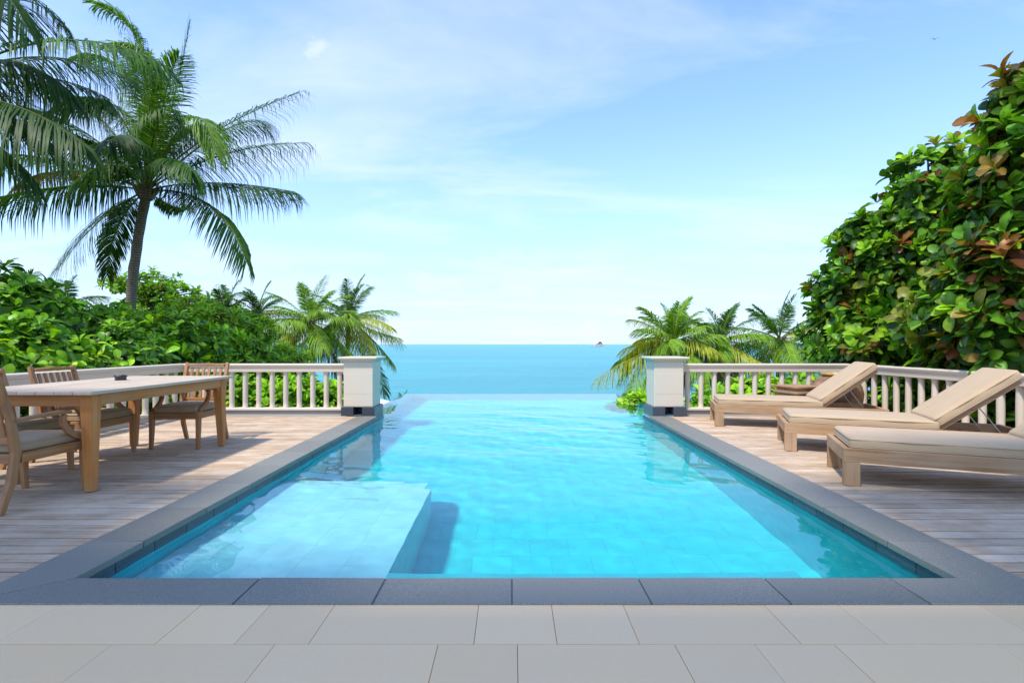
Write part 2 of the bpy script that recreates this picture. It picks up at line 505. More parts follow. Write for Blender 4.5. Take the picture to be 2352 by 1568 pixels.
        bm.to_mesh(me); bm.free()
        return me

    def build(s, name, mats, parent=None, bevel=0.0, seg=1):
        return link(name, s.mesh(name, mats, bevel, seg), parent)


def link(name, data, parent=None, loc=None, mtx=None):
    o = bpy.data.objects.new(name, data)
    C.objects.link(o)
    if parent is not None:
        o.parent = parent
    if mtx is not None:
        o.matrix_local = mtx
    elif loc is not None:
        o.location = loc
    return o


def tag(o, label=None, cat=None, group=None, kind=None):
    if label: o['label'] = label
    if cat: o['category'] = cat
    if group: o['group'] = group
    if kind: o['kind'] = kind
    return o


def empty(name, loc=(0, 0, 0), rz=0.0):
    o = bpy.data.objects.new(name, None)
    o.empty_display_size = 0.2
    C.objects.link(o)
    o.location = loc
    o.rotation_euler = (0, 0, rz)
    return o


def copy_tree(o, parent=None):
    c = o.copy(); C.objects.link(c); c.parent = parent
    for ch in o.children:
        copy_tree(ch, c)
    return c


def cushion_mesh(name, lx, ly, lz, mat, rad=0.03, puff=0.012, seed=1):
    """a padded slab from (0,0,0) to (lx,ly,lz)"""
    bm = bmesh.new()
    bmesh.ops.create_cube(bm, size=1.0)
    for v in bm.verts:
        v.co = Vector(((v.co.x + .5) * lx, (v.co.y + .5) * ly, (v.co.z + .5) * lz))
    bmesh.ops.bevel(bm, geom=bm.edges[:], offset=rad, segments=4, affect='EDGES', profile=0.55)
    big = [e for e in bm.edges if e.calc_length() > 0.12]
    bmesh.ops.subdivide_edges(bm, edges=big, cuts=9, use_grid_fill=True)
    rr = random.Random(seed); ph = [rr.uniform(0, 6.28) for _ in range(4)]
    for v in bm.verts:
        fx = max(0, min(1, v.co.x / lx)); fy = max(0, min(1, v.co.y / ly)); fz = v.co.z / lz - .5
        dome = (math.sin(math.pi * fx) * math.sin(math.pi * fy)) ** 0.45 if 0 < fx < 1 and 0 < fy < 1 else 0
        wav = 0.5 * math.sin(fx * 11 + ph[0]) * math.sin(fy * 7 + ph[1]) + 0.5 * math.sin(fx * 23 + ph[2])
        v.co.z += fz * puff * 2 * dome + (fz > 0) * 0.0022 * wav * dome
        v.co.y += (fy - .5) * 0.010 * math.sin(fx * 15 + ph[3]) * (1 if abs(fz) < .4 else .3)
    bmesh.ops.recalc_face_normals(bm, faces=bm.faces)
    for f in bm.faces: f.smooth = True
    me = bpy.data.meshes.new(name); bm.to_mesh(me); bm.free()
    me.materials.append(mat)
    return me


def piping(lx, ly, z, name, mat, parent, mtx=None, r=0.0035, rad=0.03):
    """a welt round a cushion at height z"""
    pts = []
    for cx_, cy_, a0 in ((lx - rad, ly - rad, 0), (rad, ly - rad, 90), (rad, rad, 180), (lx - rad, rad, 270)):
        for k in range(4):
            a = R(a0 + 30 * k); pts.append(Vector((cx_ + (rad + 0.001) * math.cos(a), cy_ + (rad + 0.001) * math.sin(a), z)))
    pts.append(pts[0].copy()); pts.append(pts[1].copy())
    o = MB().tube(pts, r, 5, cap=False).build(name, mat, parent)
    return o


def at(x, y, Y):
    """the point at depth Y seen at (x, y) of the 2352 x 1568 photograph grid"""
    return Vector(((x - 1176) / 1176.0 * Y, Y, H + (790 - y) / 1176.0 * Y))


# ------------------------------------------------------------------ the setting: ground, sea, villa
CX = 0.02
XI = 2.12          # pool inner edge (half width, at the coping)
YN, YP, YF = 2.46, 8.0, 12.3
ZW = -0.085        # water level
SEA = -14.0


def terrain_h(x, y):
    d = np.maximum(0, y - 9.0)
    side = np.maximum(0, np.abs(x) - 5.8)
    base = -1.0 - 0.27 * d
    base = base + 0.25 * np.minimum(side, 2.0) * (y < 9.5)
    bumpy = 0.16 * np.sin(x * 0.9 + 1.3) * np.cos(y * 0.7) + 0.12 * np.sin(x * 0.37 + y * 0.51)
    return base + bumpy


xs = np.concatenate([np.linspace(-160, -26, 12), np.linspace(-24, 24, 61), np.linspace(26, 160, 12)])
ys = np.concatenate([np.linspace(-12, 30, 57), np.linspace(32, 90, 15)])
X_, Y_ = np.meshgrid(xs, ys)
Z_ = np.maximum(terrain_h(X_, Y_), SEA - 4)
mask_pool = (np.abs(X_) < 2.9) & (Y_ > 1) & (Y_ < 12.9)
Z_ = np.where(mask_pool, np.minimum(Z_, -1.9), Z_)
nv = np.stack([X_, Y_, Z_], -1).reshape(-1, 3)
nx = len(xs)
nf = [(j * nx + i, j * nx + i + 1, (j + 1) * nx + i + 1, (j + 1) * nx + i) for j in range(len(ys) - 1) for i in range(nx - 1)]
me = bpy.data.meshes.new('hillside'); me.from_pydata([tuple(p) for p in nv], [], nf); me.materials.append(M['soil'])
me.polygons.foreach_set('use_smooth', [True] * len(nf))
tag(link('hillside', me), kind='structure')

SEA_R = 60000
mb = MB()
mb.add([(-SEA_R, 25, SEA), (SEA_R, 25, SEA), (SEA_R, SEA_R, SEA), (-SEA_R, SEA_R, SEA)], [(0, 1, 2, 3)])
tag(mb.build('sea', M['sea']), kind='structure')

# the villa's unseen roof behind and above the camera: its eave shades the terrace
RZ = 8.0
kx, ky = RZ * 0.33 / 0.857, RZ * 0.40 / 0.857          # how far the sun carries the eave's shadow
roof = empty('roof', (0, 0, RZ))
tag(roof, kind='structure')
for a, b, edge in ((-6.6, -2.30, 4.25), (-2.3001, -0.75, 2.95), (-0.7501, 2.25, 2.42), (2.2499, 6.6, 4.15)):      # eave steps shaped so the sun reaches pool and ledge
    MB().box(a - kx, b - kx, -3.2, edge - ky, 0, 0.14).build('eave', M['plaster'], roof)
# terrace of limestone tiles
terr = MB().box(-9, 9, -4.2, 2.212, -0.30, -0.020).build('terrace_floor', M['grout'])
tag(terr, kind='structure')
ROWS = ((1.924, (-2.86, -2.56, -1.95, -1.343, -1.045, -0.766, -0.144, 0.17, 0.48, 1.09, 1.41, 2.02, 2.33, 2.64, 2.94)),
        (1.632, (-2.70, -2.10, -1.50, -0.89, -0.278, 0.02, 0.61, 0.91, 1.21, 1.82, 2.12, 2.72)),
        (1.34, (-2.24, -1.94, -1.64, -1.04, -0.44, 0.17, 0.47, 0.77, 1.38, 1.98, 2.28)),
        (1.048, (-2.10, -1.50, -1.20, -0.59, 0.02, 0.62, 0.92, 1.52, 2.12)))
for y0, jt in ROWS:                                        # slabs of one or two units, joints staggered
    for a, b in zip(jt, jt[1:]):
        MB().box(a + 0.001, b - 0.001, y0 + 0.0016, y0 + 0.2904, -0.02, -0.006 + random.uniform(-0.0006, 0.0006)).build('tile', M['terrace'], terr, 0.0009)

# pool shell ----------------------------------------------------------------
pool = empty('swimming_pool', (0, 0, 0))
tag(pool, kind='structure')
XW = XI + 0.03                     # wall face under the coping nose
ZF, ZL = -1.20, -0.375              # pool floor, shallow ledge
YS = 5.6                           # from here the floor rises towards the weir


def floor_z(y_):
    return ZF


mb = MB()
for s in (-1, 1):
    a, b = sorted((CX + s * XW, CX + s * (XW + 0.25)))
    mb.box(a, b, YN - 0.25, YP + 0.5, -1.5, -0.040)                      # side walls
    a, b = sorted((CX + s * 2.44, CX + s * 2.60))
    mb.box(a, b, YP + 0.5, YF + 0.12, -1.9, -0.0885)                     # side weirs
    a, b = sorted((CX + s * (XW + 0.25), CX + s * 2.60))
    mb.box(a, b, YP + 0.42, YP + 0.499, -1.5, -0.10)
mb.box(CX - XW + 0.001, CX + XW - 0.001, YN - 0.28, YN - 0.03, -1.5, -0.042)         # front wall
mb.box(CX - 2.44 + 0.001, CX + 2.44 - 0.001, YF, YF + 0.119, -1.9, -0.0885)          # far weir
for ya, yb in ((YN - 0.2, YS), (YS, YF + 0.05)):                                      # slab under the floor tiles
    mb.hexa([(CX - 2.55, ya, -1.5), (CX + 2.55, ya, -1.5), (CX + 2.55, yb, -1.5), (CX - 2.55, yb, -1.5)],
            [(CX - 2.55, ya, floor_z(ya) - .012), (CX + 2.55, ya, floor_z(ya) - .012), (CX + 2.55, yb, floor_z(yb) - .012), (CX - 2.55, yb, floor_z(yb) - .012)])
mb.build('basin', M['pool_wall'], pool)

# shallow ledge with a rounded corner, and the bench along the front
LX1, LY1, rr_ = -0.726, 4.81, 0.22
out = [(CX - XW + .002, YN - 0.029), (LX1, YN - 0.029)]
out += [(LX1 - rr_ + rr_ * math.cos(a), LY1 - rr_ + rr_ * math.sin(a)) for a in np.linspace(0, math.pi / 2, 9)]
out += [(CX - XW + .002, LY1)]
n = len(out)
mb = MB().add([(x, y, ZF - 0.011) for x, y in out] + [(x, y, ZL - 0.010) for x, y in out],
              [tuple(range(n, 2 * n))] + [(i, (i + 1) % n, (i + 1) % n + n, i + n) for i in range(n)])
ledge = mb.build('shallow_ledge', M['pool_wall'], pool)
MB().box(LX1 + .001, CX + 1.62, YN - 0.0295, 2.97, ZF - 0.0105, ZL - 0.002).build('front_bench', M['pool_wall'], pool, 0.006)

ptile = MB().box(0.0004, 0.3036, 0.0004, 0.3036, -0.012, 0.0).mesh('tile', M['pool_tile'], 0.0008)
ledge_tiles = MB()
for j in range(8):
    for i in range(5):
        x0 = CX - XW + 0.004 + i * 0.2815; y0 = YN - 0.028 + j * 0.304
        x1, y1 = x0 + 0.2805, min(y0 + 0.303, LY1 - 0.004)
        if i == 4 and j == 7:
            x1 -= 0.06; y1 -= 0.06
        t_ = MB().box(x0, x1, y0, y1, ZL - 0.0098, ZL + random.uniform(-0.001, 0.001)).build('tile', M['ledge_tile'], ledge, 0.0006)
floor_spots = []
row = 0
y = YN
while y + 0.1 < YF:
    half = XW if y < YP + 0.3 else 2.44
    x = CX - half + (0.152 if row % 2 else 0.0) - 0.304
    while x < CX + half:
        xa, xb = max(x, CX - half + .002), min(x + 0.304, CX + half - .002)
        if xb > CX + half - 0.10: xb = CX + half - .002
        if xa < CX - half + 0.01 and xb - xa < 0.06: x += 0.304; continue
        if xb - xa > 0.05 and not (xb < LX1 - 0.02 and y + 0.304 < LY1 - 0.25):
            floor_spots.append((xa, y, xb - xa, min(0.304, YF - y)))
        x += 0.304
    y += 0.304; row += 1
far_tiles = MB()
for k, (x, y, w, d) in enumerate(floor_spots):
    if k < 260:
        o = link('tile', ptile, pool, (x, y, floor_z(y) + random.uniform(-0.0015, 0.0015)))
        o.scale = (w / 0.304, d / 0.304, 1)
        o.rotation_euler = (0, 0, 0)
    else:
        dz = random.uniform(-0.0015, 0.0015); q = [(x + .002, y + .002), (x + w - .002, y + .002), (x + w - .002, y + d - .002), (x + .002, y + d - .002)]
        far_tiles.hexa([(a, b, floor_z(b) - 0.0119) for a, b in q], [(a, b, floor_z(b) + dz) for a, b in q])
tag(far_tiles.build('far_tiles', M['pool_tile'], pool), kind='stuff')

# dark waterline tiles
wl = MB().box(-0.004, 0.016, 0.0015, 0.2985, -0.145, -0.041).mesh('waterline_tile', M['dark_stone'], 0.002)
wlx = MB().box(0.0015, 0.2985, -0.004, 0.016, -0.145, -0.041).mesh('waterline_tile', M['dark_stone'], 0.002)
for k in range(20):
    y = YN - 0.03 + k * 0.30
    if y + 0.3 > YP + 0.5: break
    link('waterline_tile', wl, pool, (CX - XW, y, 0))
    o = link('waterline_tile', wl, pool, (CX + XW, y + 0.30, 0)); o.rotation_euler = (0, 0, math.pi)
for k in range(14):
    link('waterline_tile', wlx, pool, (CX - XW + 0.02 + k * 0.30, YN - 0.03, 0))

# coping stones
def coping(pts, name='coping_stone'):
    z0, z1 = -0.039, 0.0
    n_ = len(pts)
    b = MB().add([(x, y, z0) for x, y in pts] + [(x, y, z1 + random.uniform(-.0015, .0015)) for x, y in pts],
                 [tuple(reversed(range(n_))), tuple(range(n_, 2 * n_))] + [(i, (i + 1) % n_, (i + 1) % n_ + n_, i + n_) for i in range(n_)])
    b.build(name, M['coping'], pool, 0.004, 2)


g = 0.0034
XO, YO = XI + 0.31, 2.214
xl, xr = CX - XI, CX + XI
# the front row, its ends mitred
for k in range(-3, 4):
    x0, x1 = CX - 0.02 + k * 0.604, CX - 0.02 + (k + 1) * 0.604
    if k == -3: x0 = xl
    if k == 3: x1 = xr
    if x1 - x0 < 0.01: continue
    pts = [(x0 + g, YO), (x1 - g, YO), (x1 - g, YN), (x0 + g, YN)]
    if k == -3: pts = [(CX - XO + 2 * g, YO), (x1 - g, YO), (x1 - g, YN), (xl + g, YN)]
    if k == 3: pts = [(x0 + g, YO), (CX + XO - 2 * g, YO), (xr - g, YN), (x0 + g, YN)]
    coping(pts)
for k in range(-2, 4):
    x = CX - 0.02 + k * 0.604
    MB().box(x - 0.006, x + 0.006, YO + 0.003, YN - 0.0025, -0.036, -0.0055).build('joint', M['dark_stone'], pool)
for s in (-1, 1):
    y0 = YO
    k = 0
    while y0 < YP - 0.05:
        y1 = min(YN + 0.46 + k * 0.605, YP - 0.022)
        if k == 0:
            pts = [(CX + s * XO, YO + g), (CX + s * XI, YN + g), (CX + s * XI, y1 - g), (CX + s * XO, y1 - g)]
        else:
            pts = [(CX + s * XO, y0 + g), (CX + s * XI, y0 + g), (CX + s * XI, y1 - g), (CX + s * XO, y1 - g)]
        if s < 0: pts.reverse()
        coping(pts)
        y0 = y1; k += 1

# the water
def wave_h(x, y):
    h = np.zeros_like(x)
    wr = np.random.default_rng(21)
    for k in range(46):
        lam = 0.16 * 1.055 ** k                       # ripples of 0.16 to 1.8 m
        th = math.radians(62 + wr.normal(0, 34))
        a = 0.00125 * lam ** 0.95
        h = h + a * np.sin(2 * math.pi / lam * (x * math.cos(th) + y * math.sin(th)) + wr.uniform(0, 6.28))
    gust = 0.55 + 0.45 * np.sin(0.9 * x + 0.8 + 0.3 * np.sin(y)) * np.sin(0.75 * y + 1.9)
    return h * np.clip(gust, 0.22, 1.0)


def build_water():
    """a closed body: a fine rippled surface, straight sides, flat bottom inside the floor slab"""
    e = 0.006
    st = 0.03
    xs_ = np.arange(CX - 2.601, CX + 2.602, st); ys_ = np.arange(YN - 0.03 - e, YF + 0.122 + st, st)
    cut = XW + e
    nxw, nyw = len(xs_), len(ys_)
    # snap the grid lines next to the narrow part's walls
    for sgn in (-1, 1):
        xs_[np.argmin(np.abs(xs_ - (CX + sgn * cut)))] = CX + sgn * cut
    jy = int(np.argmin(np.abs(ys_ - (YP + 0.5 - e)))); ys_[jy] = YP + 0.5 - e
    ia = int(np.argmin(np.abs(xs_ - (CX - cut)))); ib = int(np.argmin(np.abs(xs_ - (CX + cut))))
    X, Y = np.meshgrid(xs_, ys_)
    Z = ZW + wave_h(X, Y)
    # the film over the weirs lies still
    edge = np.minimum(np.minimum(YF + 0.12 - Y, np.where(Y > YP + 0.5, 2.6 - np.abs(X - CX), 9)), 9)
    calm = np.clip((edge - 0.15) / 2.2, 0, 1)
    Z = ZW + (Z - ZW) * calm
    quads = [(j * nxw + i, j * nxw + i + 1, (j + 1) * nxw + i + 1, (j + 1) * nxw + i)
             for j in range(nyw - 1) for i in range(nxw - 1) if j >= jy or ia <= i < ib]
    vs = np.stack([X, Y, Z], -1).reshape(-1, 3)
    bm = bmesh.new()
    used = sorted({k for q in quads for k in q})
    bv = {k: bm.verts.new(vs[k]) for k in used}
    for q in quads:
        bm.faces.new([bv[k] for k in q]).smooth = True
    bm.edges.ensure_lookup_table()
    rim = [ed for ed in bm.edges if len(ed.link_faces) == 1]
    ret = bmesh.ops.extrude_edge_only(bm, edges=rim)
    nvv = [g_ for g_ in ret['geom'] if isinstance(g_, bmesh.types.BMVert)]
    for v in nvv:
        v.co.z = ZF - 0.0115
    for g_ in ret['geom']:
        if isinstance(g_, bmesh.types.BMFace): g_.smooth = False
    loop = [g_ for g_ in ret['geom'] if isinstance(g_, bmesh.types.BMEdge) and abs(g_.verts[0].co.z - (ZF - 0.0115)) < 1e-4 and abs(g_.verts[1].co.z - (ZF - 0.0115)) < 1e-4]
    bmesh.ops.edgeloop_fill(bm, edges=loop)
    bmesh.ops.recalc_face_normals(bm, faces=bm.faces)
    for ed in bm.edges:
        if len(ed.link_faces) == 2 and ed.calc_face_angle(0) > 0.6: ed.smooth = False
    me = bpy.data.meshes.new('pool_water'); bm.to_mesh(me); bm.free()
    me.materials.append(M['water'])
    o = link('pool_water', me)
    o.cycles.is_caustics_caster = True
    return tag(o, kind='structure')


build_water()
for o in pool.children_recursive:
    o.cycles.is_caustics_receiver = True

# timber decks ---------------------------------------------------------------
def deck(x0, x1):
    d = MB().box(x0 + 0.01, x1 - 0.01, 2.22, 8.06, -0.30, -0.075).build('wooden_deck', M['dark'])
    tag(d, kind='structure')
    pitch = 0.1095
    for k in range(54):
        y = 2.216 + k * pitch
        if y + pitch > 8.09: break
        cut = x0 + (x1 - x0) * random.uniform(0.2, 0.8) if random.random() < 0.45 else None
        for a, b in (((x0, x1),) if cut is None else ((x0, cut - 0.002), (cut + 0.002, x1))):
            dz = random.uniform(-0.0018, 0.0018)
            MB().box(a, b, y, y + pitch - 0.0145, -0.030, -0.006 + dz).build('plank', M['deck'], d, 0.0025)
    return d


deck(-5.62, CX - XO - 0.004)
deck(CX + XO + 0.004, 5.75)

# ------------------------------------------------------------------ balustrades and piers
top_prof = [(-0.062, 0.675), (0.062, 0.675), (0.066, 0.745), (0.082, 0.757), (0.082, 0.772), (0.090, 0.778), (0.090, 0.797), (0.080, 0.806),
            (-0.080, 0.806), (-0.090, 0.797), (-0.090, 0.778), (-0.082, 0.772), (-0.082, 0.757), (-0.066, 0.745)]
low_prof = [(-0.062, 0.056), (0.062, 0.056), (0.075, 0.062), (0.075, 0.092), (0.066, 0.101), (-0.066, 0.101), (-0.075, 0.092), (-0.075, 0.062)]
plinth_prof = [(-0.045, -0.29), (0.045, -0.29), (0.045, 0.0555), (-0.045, 0.0555)]
bal_prof = [(0.047, 0.1012), (0.047, 0.112), (0.039, 0.125), (0.038, 0.20), (0.040, 0.34), (0.0395, 0.50), (0.037, 0.62), (0.039, 0.650), (0.045, 0.662), (0.045, 0.6748)]
bal_me = MB().lathe(bal_prof, 12).mesh('baluster', M['paint'])


def balustrade(path, label):
    e = empty('balustrade', (path[1][0], path[1][1], 0))
    tag(e, label, 'balustrade', 'balustrades of the terrace')
    o = path[1]
    loc = [(x - o[0], y - o[1]) for x, y in path]
    MB().profile(loc, top_prof).build('top_rail', M['paint'], e, 0.003)
    MB().profile(loc, low_prof).build('bottom_rail', M['paint'], e, 0.003)
    MB().profile(loc, plinth_prof).build('plinth', M['paint'], e)
    for i in range(2):
        a, b = Vector(loc[i]), Vector(loc[i + 1])
        L_ = (b - a).length; n_ = int(L_ / 0.217)
        st = 0.14 if i == 0 else 0.165
        for k in range(n_):
            d_ = st + k * 0.217
            if d_ > L_ - 0.08: break
            p = a + (b - a) * (d_ / L_)
            link('baluster', bal_me, e, (p.x, p.y, 0))
    return e


RY = 8.24
balustrade([(CX - 2.652, RY), (-5.32, RY), (-5.30, 1.2)], 'cream balustrade running round the dining table on the deck')
balustrade([(CX + 2.662, RY), (5.40, RY), (5.48, 1.2)], 'cream balustrade running behind the three sun loungers')


def pier(cx, label, inner):
    e = tag(empty('pier', (cx, RY, 0)), label, 'pier', 'piers at the end of the pool')
    sh = MB().box(-0.23, 0.23, -0.23, 0.23, 0.137, 0.846).build('shaft', M['paint'], e, 0.006)
    MB().box(-0.225, 0.225, -0.2325, -0.2305, 0.150, 0.335).build('panel', M['paint'], sh, 0.001)
    MB().box(-0.225, 0.225, -0.2325, -0.2305, 0.339, 0.66).build('panel', M['paint'], sh, 0.001)
    c = MB()
    prof = [(0.246, 0.8465), (0.252, 0.862), (0.286, 0.886), (0.300, 0.892), (0.300, 0.914), (0.294, 0.920)]
    vs = []; fs = []
    for r_, z in prof:
        vs += [(-r_, -r_, z), (r_, -r_, z), (r_, r_, z), (-r_, r_, z)]
    for i in range(len(prof) - 1):
        for k in range(4):
            fs.append((4 * i + k, 4 * i + (k + 1) % 4, 4 * i + 4 + (k + 1) % 4, 4 * i + 4 + k))
    fs += [(3, 2, 1, 0), tuple(4 * (len(prof) - 1) + k for k in range(4))]
    c.add(vs, fs).build('cap', M['paint'], e, 0.002)
    b = MB()
    b.box(-0.262, -0.068, -0.262, 0.262, 0.003, 0.1365).box(0.068, 0.262, -0.262, 0.262, 0.003, 0.1365)
    b.box(-0.0679, 0.0679, 0.0, 0.2615, 0.003, 0.1363).box(-0.0679, 0.0679, -0.2615, -0.001, 0.003, 0.018)
    b.build('base', M['dark_stone'], e, 0.003)
    b = MB()
    a_, b_ = sorted((inner * 0.2615, inner * 0.05))
    b.box(a_, b_, -0.2612, 0.2612, -1.4, 0.0028)
    b.build('footing', M['coping'], e)
    return e


pier(-2.405, 'square cream pier with dark stone base beside the dining deck', 1)
pier(2.455, 'square cream pier with dark stone base beside the lounger deck', -1)

# ------------------------------------------------------------------ dining table and chairs
T = tag(empty('dining_table', (-3.70, 4.79, 0)), 'long teak dining table with bleached top on the deck', 'table')
tw, tl, th = 1.12, 1.94, 0.765
nb = 8
for k in range(nb):
    w_ = tw / nb
    MB().box(-tw / 2 + k * w_ + 0.0015, -tw / 2 + (k + 1) * w_ - 0.0015, -tl / 2, tl / 2, th - 0.026, th).build('top_board', M['table_top'], T, 0.0025)
ax_, ay_ = tw / 2 - 0.045, tl / 2 - 0.06
for s in (-1, 1):
    a, b = sorted((s * (ax_ - 0.004), s * (ax_ - 0.030)))
    MB().box(a, b, -ay_ + 0.0905, ay_ - 0.0905, th - 0.117, th - 0.0265).build('apron', M['honey_y'], T, 0.002)
    a, b = sorted((s * (ay_ - 0.004), s * (ay_ - 0.030)))
    MB().box(-ax_ + 0.0905, ax_ - 0.0905, a, b, th - 0.117, th - 0.0265).build('apron', M['honey_x'], T, 0.002)
for sx in (-1, 1):
    for sy in (-1, 1):
        def ring(w0, z):
            x0 = sx * ax_; y0 = sy * ay_
            xs_ = sorted((x0, x0 - sx * w0)); ys_ = sorted((y0, y0 - sy * w0))
            return [(xs_[0], ys_[0], z), (xs_[1], ys_[0], z), (xs_[1], ys_[1], z), (xs_[0], ys_[1], z)]
        b = MB()
        z_ = [0.0, 0.60, th - 0.0268]; w_ = [0.058, 0.090, 0.090]
        rings = [ring(w_[i], z_[i]) for i in range(3)]
        vs = [p for r_ in rings for p in r_]
        fs = [(3, 2, 1, 0), (8, 9, 10, 11)] + [(4 * i + k, 4 * i + (k + 1) % 4, 4 * i + 4 + (k + 1) % 4, 4 * i + 4 + k) for i in range(2) for k in range(4)]
        leg = b.add(vs, fs).build('leg', M['honey_z'], T, 0.003)
        # curved brackets under the apron
        for ax in (0, 1):
            b = MB()
            R_ = 0.085; prof = [(0.0, 0.0), (R_, 0.0)] + [(R_ - R_ * math.sin(a), -R_ + R_ * math.cos(a)) for a in np.linspace(0.15, math.pi / 2, 6)]
            vs = []
            for off in (-0.012, 0.012):
                for u, w in prof:
                    if ax == 0:
                        vs.append((sx * (ax_ - 0.0905 - u), sy * (ay_ - 0.030 + off), th - 0.1175 + w))
                    else:
                        vs.append((sx * (ax_ - 0.030 + off), sy * (ay_ - 0.0905 - u), th - 0.1175 + w))
            m_ = len(prof)
            fs = [tuple(range(m_)), tuple(reversed(range(m_, 2 * m_)))] + [(i, (i + 1) % m_, (i + 1) % m_ + m_, i + m_) for i in range(m_)]
            b.add(vs, fs).build('bracket', M['honey_z'], leg)


def make_chair():
    """faces +Y; origin on the deck under the middle of the seat"""
    e = empty('dining_chair')
    hw = 0.245                                   # half width, leg centres
    yf, yb = 0.255, -0.255
    zs = 0.385
    for s in (-1, 1):
        # front leg, tapered, with the arm's scroll standing on it
        b = MB().sweep([(s * hw, yf + 0.012, 0), (s * hw, yf, 0.20), (s * hw, yf, 0.40)], [0.032, 0.040, 0.046], [0.034, 0.044, 0.05], (1, 0, 0))
        b.build('leg', M['teak_z'], e, 0.003)
        # back leg and back post in one sabre curve
        b = MB().sweep([(s * (hw - 0.01), yb - 0.10, 0), (s * (hw - 0.01), yb - 0.03, 0.20), (s * (hw - 0.01), yb, 0.40), (s * (hw - 0.01), yb - 0.035, 0.62), (s * (hw - 0.01), yb - 0.115, 0.905)],
                       [0.034, 0.038, 0.042, 0.040, 0.036], [0.036, 0.046, 0.052, 0.042, 0.032], (1, 0, 0))
        b.build('leg', M['teak_z'], e, 0.003)
        arm = MB().sweep([(s * (hw + 0.004), yb - 0.02, 0.612), (s * (hw + 0.012), yb + 0.15, 0.622), (s * (hw + 0.014), yb + 0.30, 0.628), (s * (hw + 0.012), yb + 0.375, 0.618)],
                         [0.040, 0.050, 0.056, 0.050], [0.024, 0.026, 0.028, 0.022], (1, 0, 0)).build('armrest', M['teak_y'], e, 0.004)
        pts = [(s * (hw + 0.008), yb + 0.34, 0.606), (s * (hw + 0.008), yb + 0.325, 0.575), (s * (hw + 0.006), yb + 0.335, 0.53), (s * (hw + 0.004), yb + 0.375, 0.475),
               (s * hw, yb + 0.435, 0.435), (s * hw, yb + 0.495, 0.405)]
        MB().sweep(pts, [0.034] * 6, [0.034, 0.036, 0.040, 0.042, 0.042, 0.036], (1, 0, 0)).build('arm_support', M['teak_z'], arm, 0.003)
        MB().sweep([(s * (hw - 0.004), yb + 0.027, zs - 0.032), (s * (hw - 0.004), yf - 0.026, zs - 0.032)], 0.028, 0.066, (1, 0, 0)).build('seat_rail', M['teak_y'], e, 0.003)
    MB().box(-hw + 0.0235, hw - 0.0235, yf - 0.018, yf + 0.014, zs - 0.066, zs - 0.001).build('seat_rail', M['teak_x'], e, 0.003)
    MB().box(-hw + 0.012, hw - 0.012, yb - 0.014, yb + 0.014, zs - 0.066, zs - 0.001).build('seat_rail', M['teak_x'], e, 0.003)
    MB().box(-hw + 0.02, hw - 0.02, yb + 0.03, yf - 0.02, zs - 0.02, zs - 0.004).build('seat_board', M['teak_x'], e)
    MB().sweep([(-hw + 0.029, yb - 0.103, 0.875), (0, yb - 0.112, 0.882), (hw - 0.029, yb - 0.103, 0.875)], 0.030, 0.062, (0, 0, 1)).build('top_rail', M['teak_x'], e, 0.004)
    bpy.data.objects  # noqa
    MB().sweep([(-hw + 0.029, yb - 0.006, 0.475), (hw - 0.029, yb - 0.006, 0.475)], 0.05, 0.026, (0, 0, 1)).build('lower_rail', M['teak_x'], e, 0.003)
    for k in range(6):
        x = -0.168 + k * 0.0672
        MB().sweep([(x, yb - 0.012, 0.5005), (x, yb - 0.045, 0.66), (x, yb - 0.098, 0.843)], 0.030, 0.014, (1, 0, 0)).build('slat', M['teak_z'], e, 0.002)
    c = link('cushion', cushion_mesh('cushion', 0.455, 0.50, 0.075, M['seat'], 0.024, 0.010, 3), e, (-0.2275, -0.235, zs))
    for zz in (0.013, 0.062):
        piping(0.455, 0.50, zz, 'piping', M['seat'], c, rad=0.024, r=0.003)
    return e


chair = make_chair()
spots = [((-3.63, 5.76), 180 + 2, 'teak armchair at the far head of the dining table, facing the camera'),
         ((-4.22, 5.11), -90, 'teak armchair on the railing side of the table, slatted back above table top'),
         ((-4.24, 4.37), -90 - 1, 'teak armchair on the railing side, mostly hidden behind the nearest chair'),
         ((-3.57, 3.72), -3, 'teak armchair nearest the camera, cut off by the left edge of the photo')]
for i, ((x, y), rz, lab) in enumerate(spots):
    o = chair if i == 0 else copy_tree(chair)
    o.location = (x, y, -0.005); o.rotation_euler = (0, 0, R(rz))
    tag(o, lab, 'chair', 'armchairs at the dining table')

# ashtray
a_ = tag(empty('ashtray', (-3.86, 5.05, th + 0.0005)), 'small black ceramic ashtray on the dining table', 'ashtray')
MB().lathe([(0.040, 0), (0.050, 0.004), (0.046, 0.022), (0.052, 0.030), (0.056, 0.046), (0.050, 0.046), (0.042, 0.022), (0.030, 0.016)], 24).build('bowl', M['ceramic'], a_)
b = MB()
for k in range(3):
    an = k * 2.094 + .3
    b = MB().box(-0.011, 0.011, 0.043, 0.058, 0.0462, 0.052, 0, Matrix.Rotation(an, 4, 'Z'))
    b.build('rest_notch', M['ceramic'], a_, 0.002)


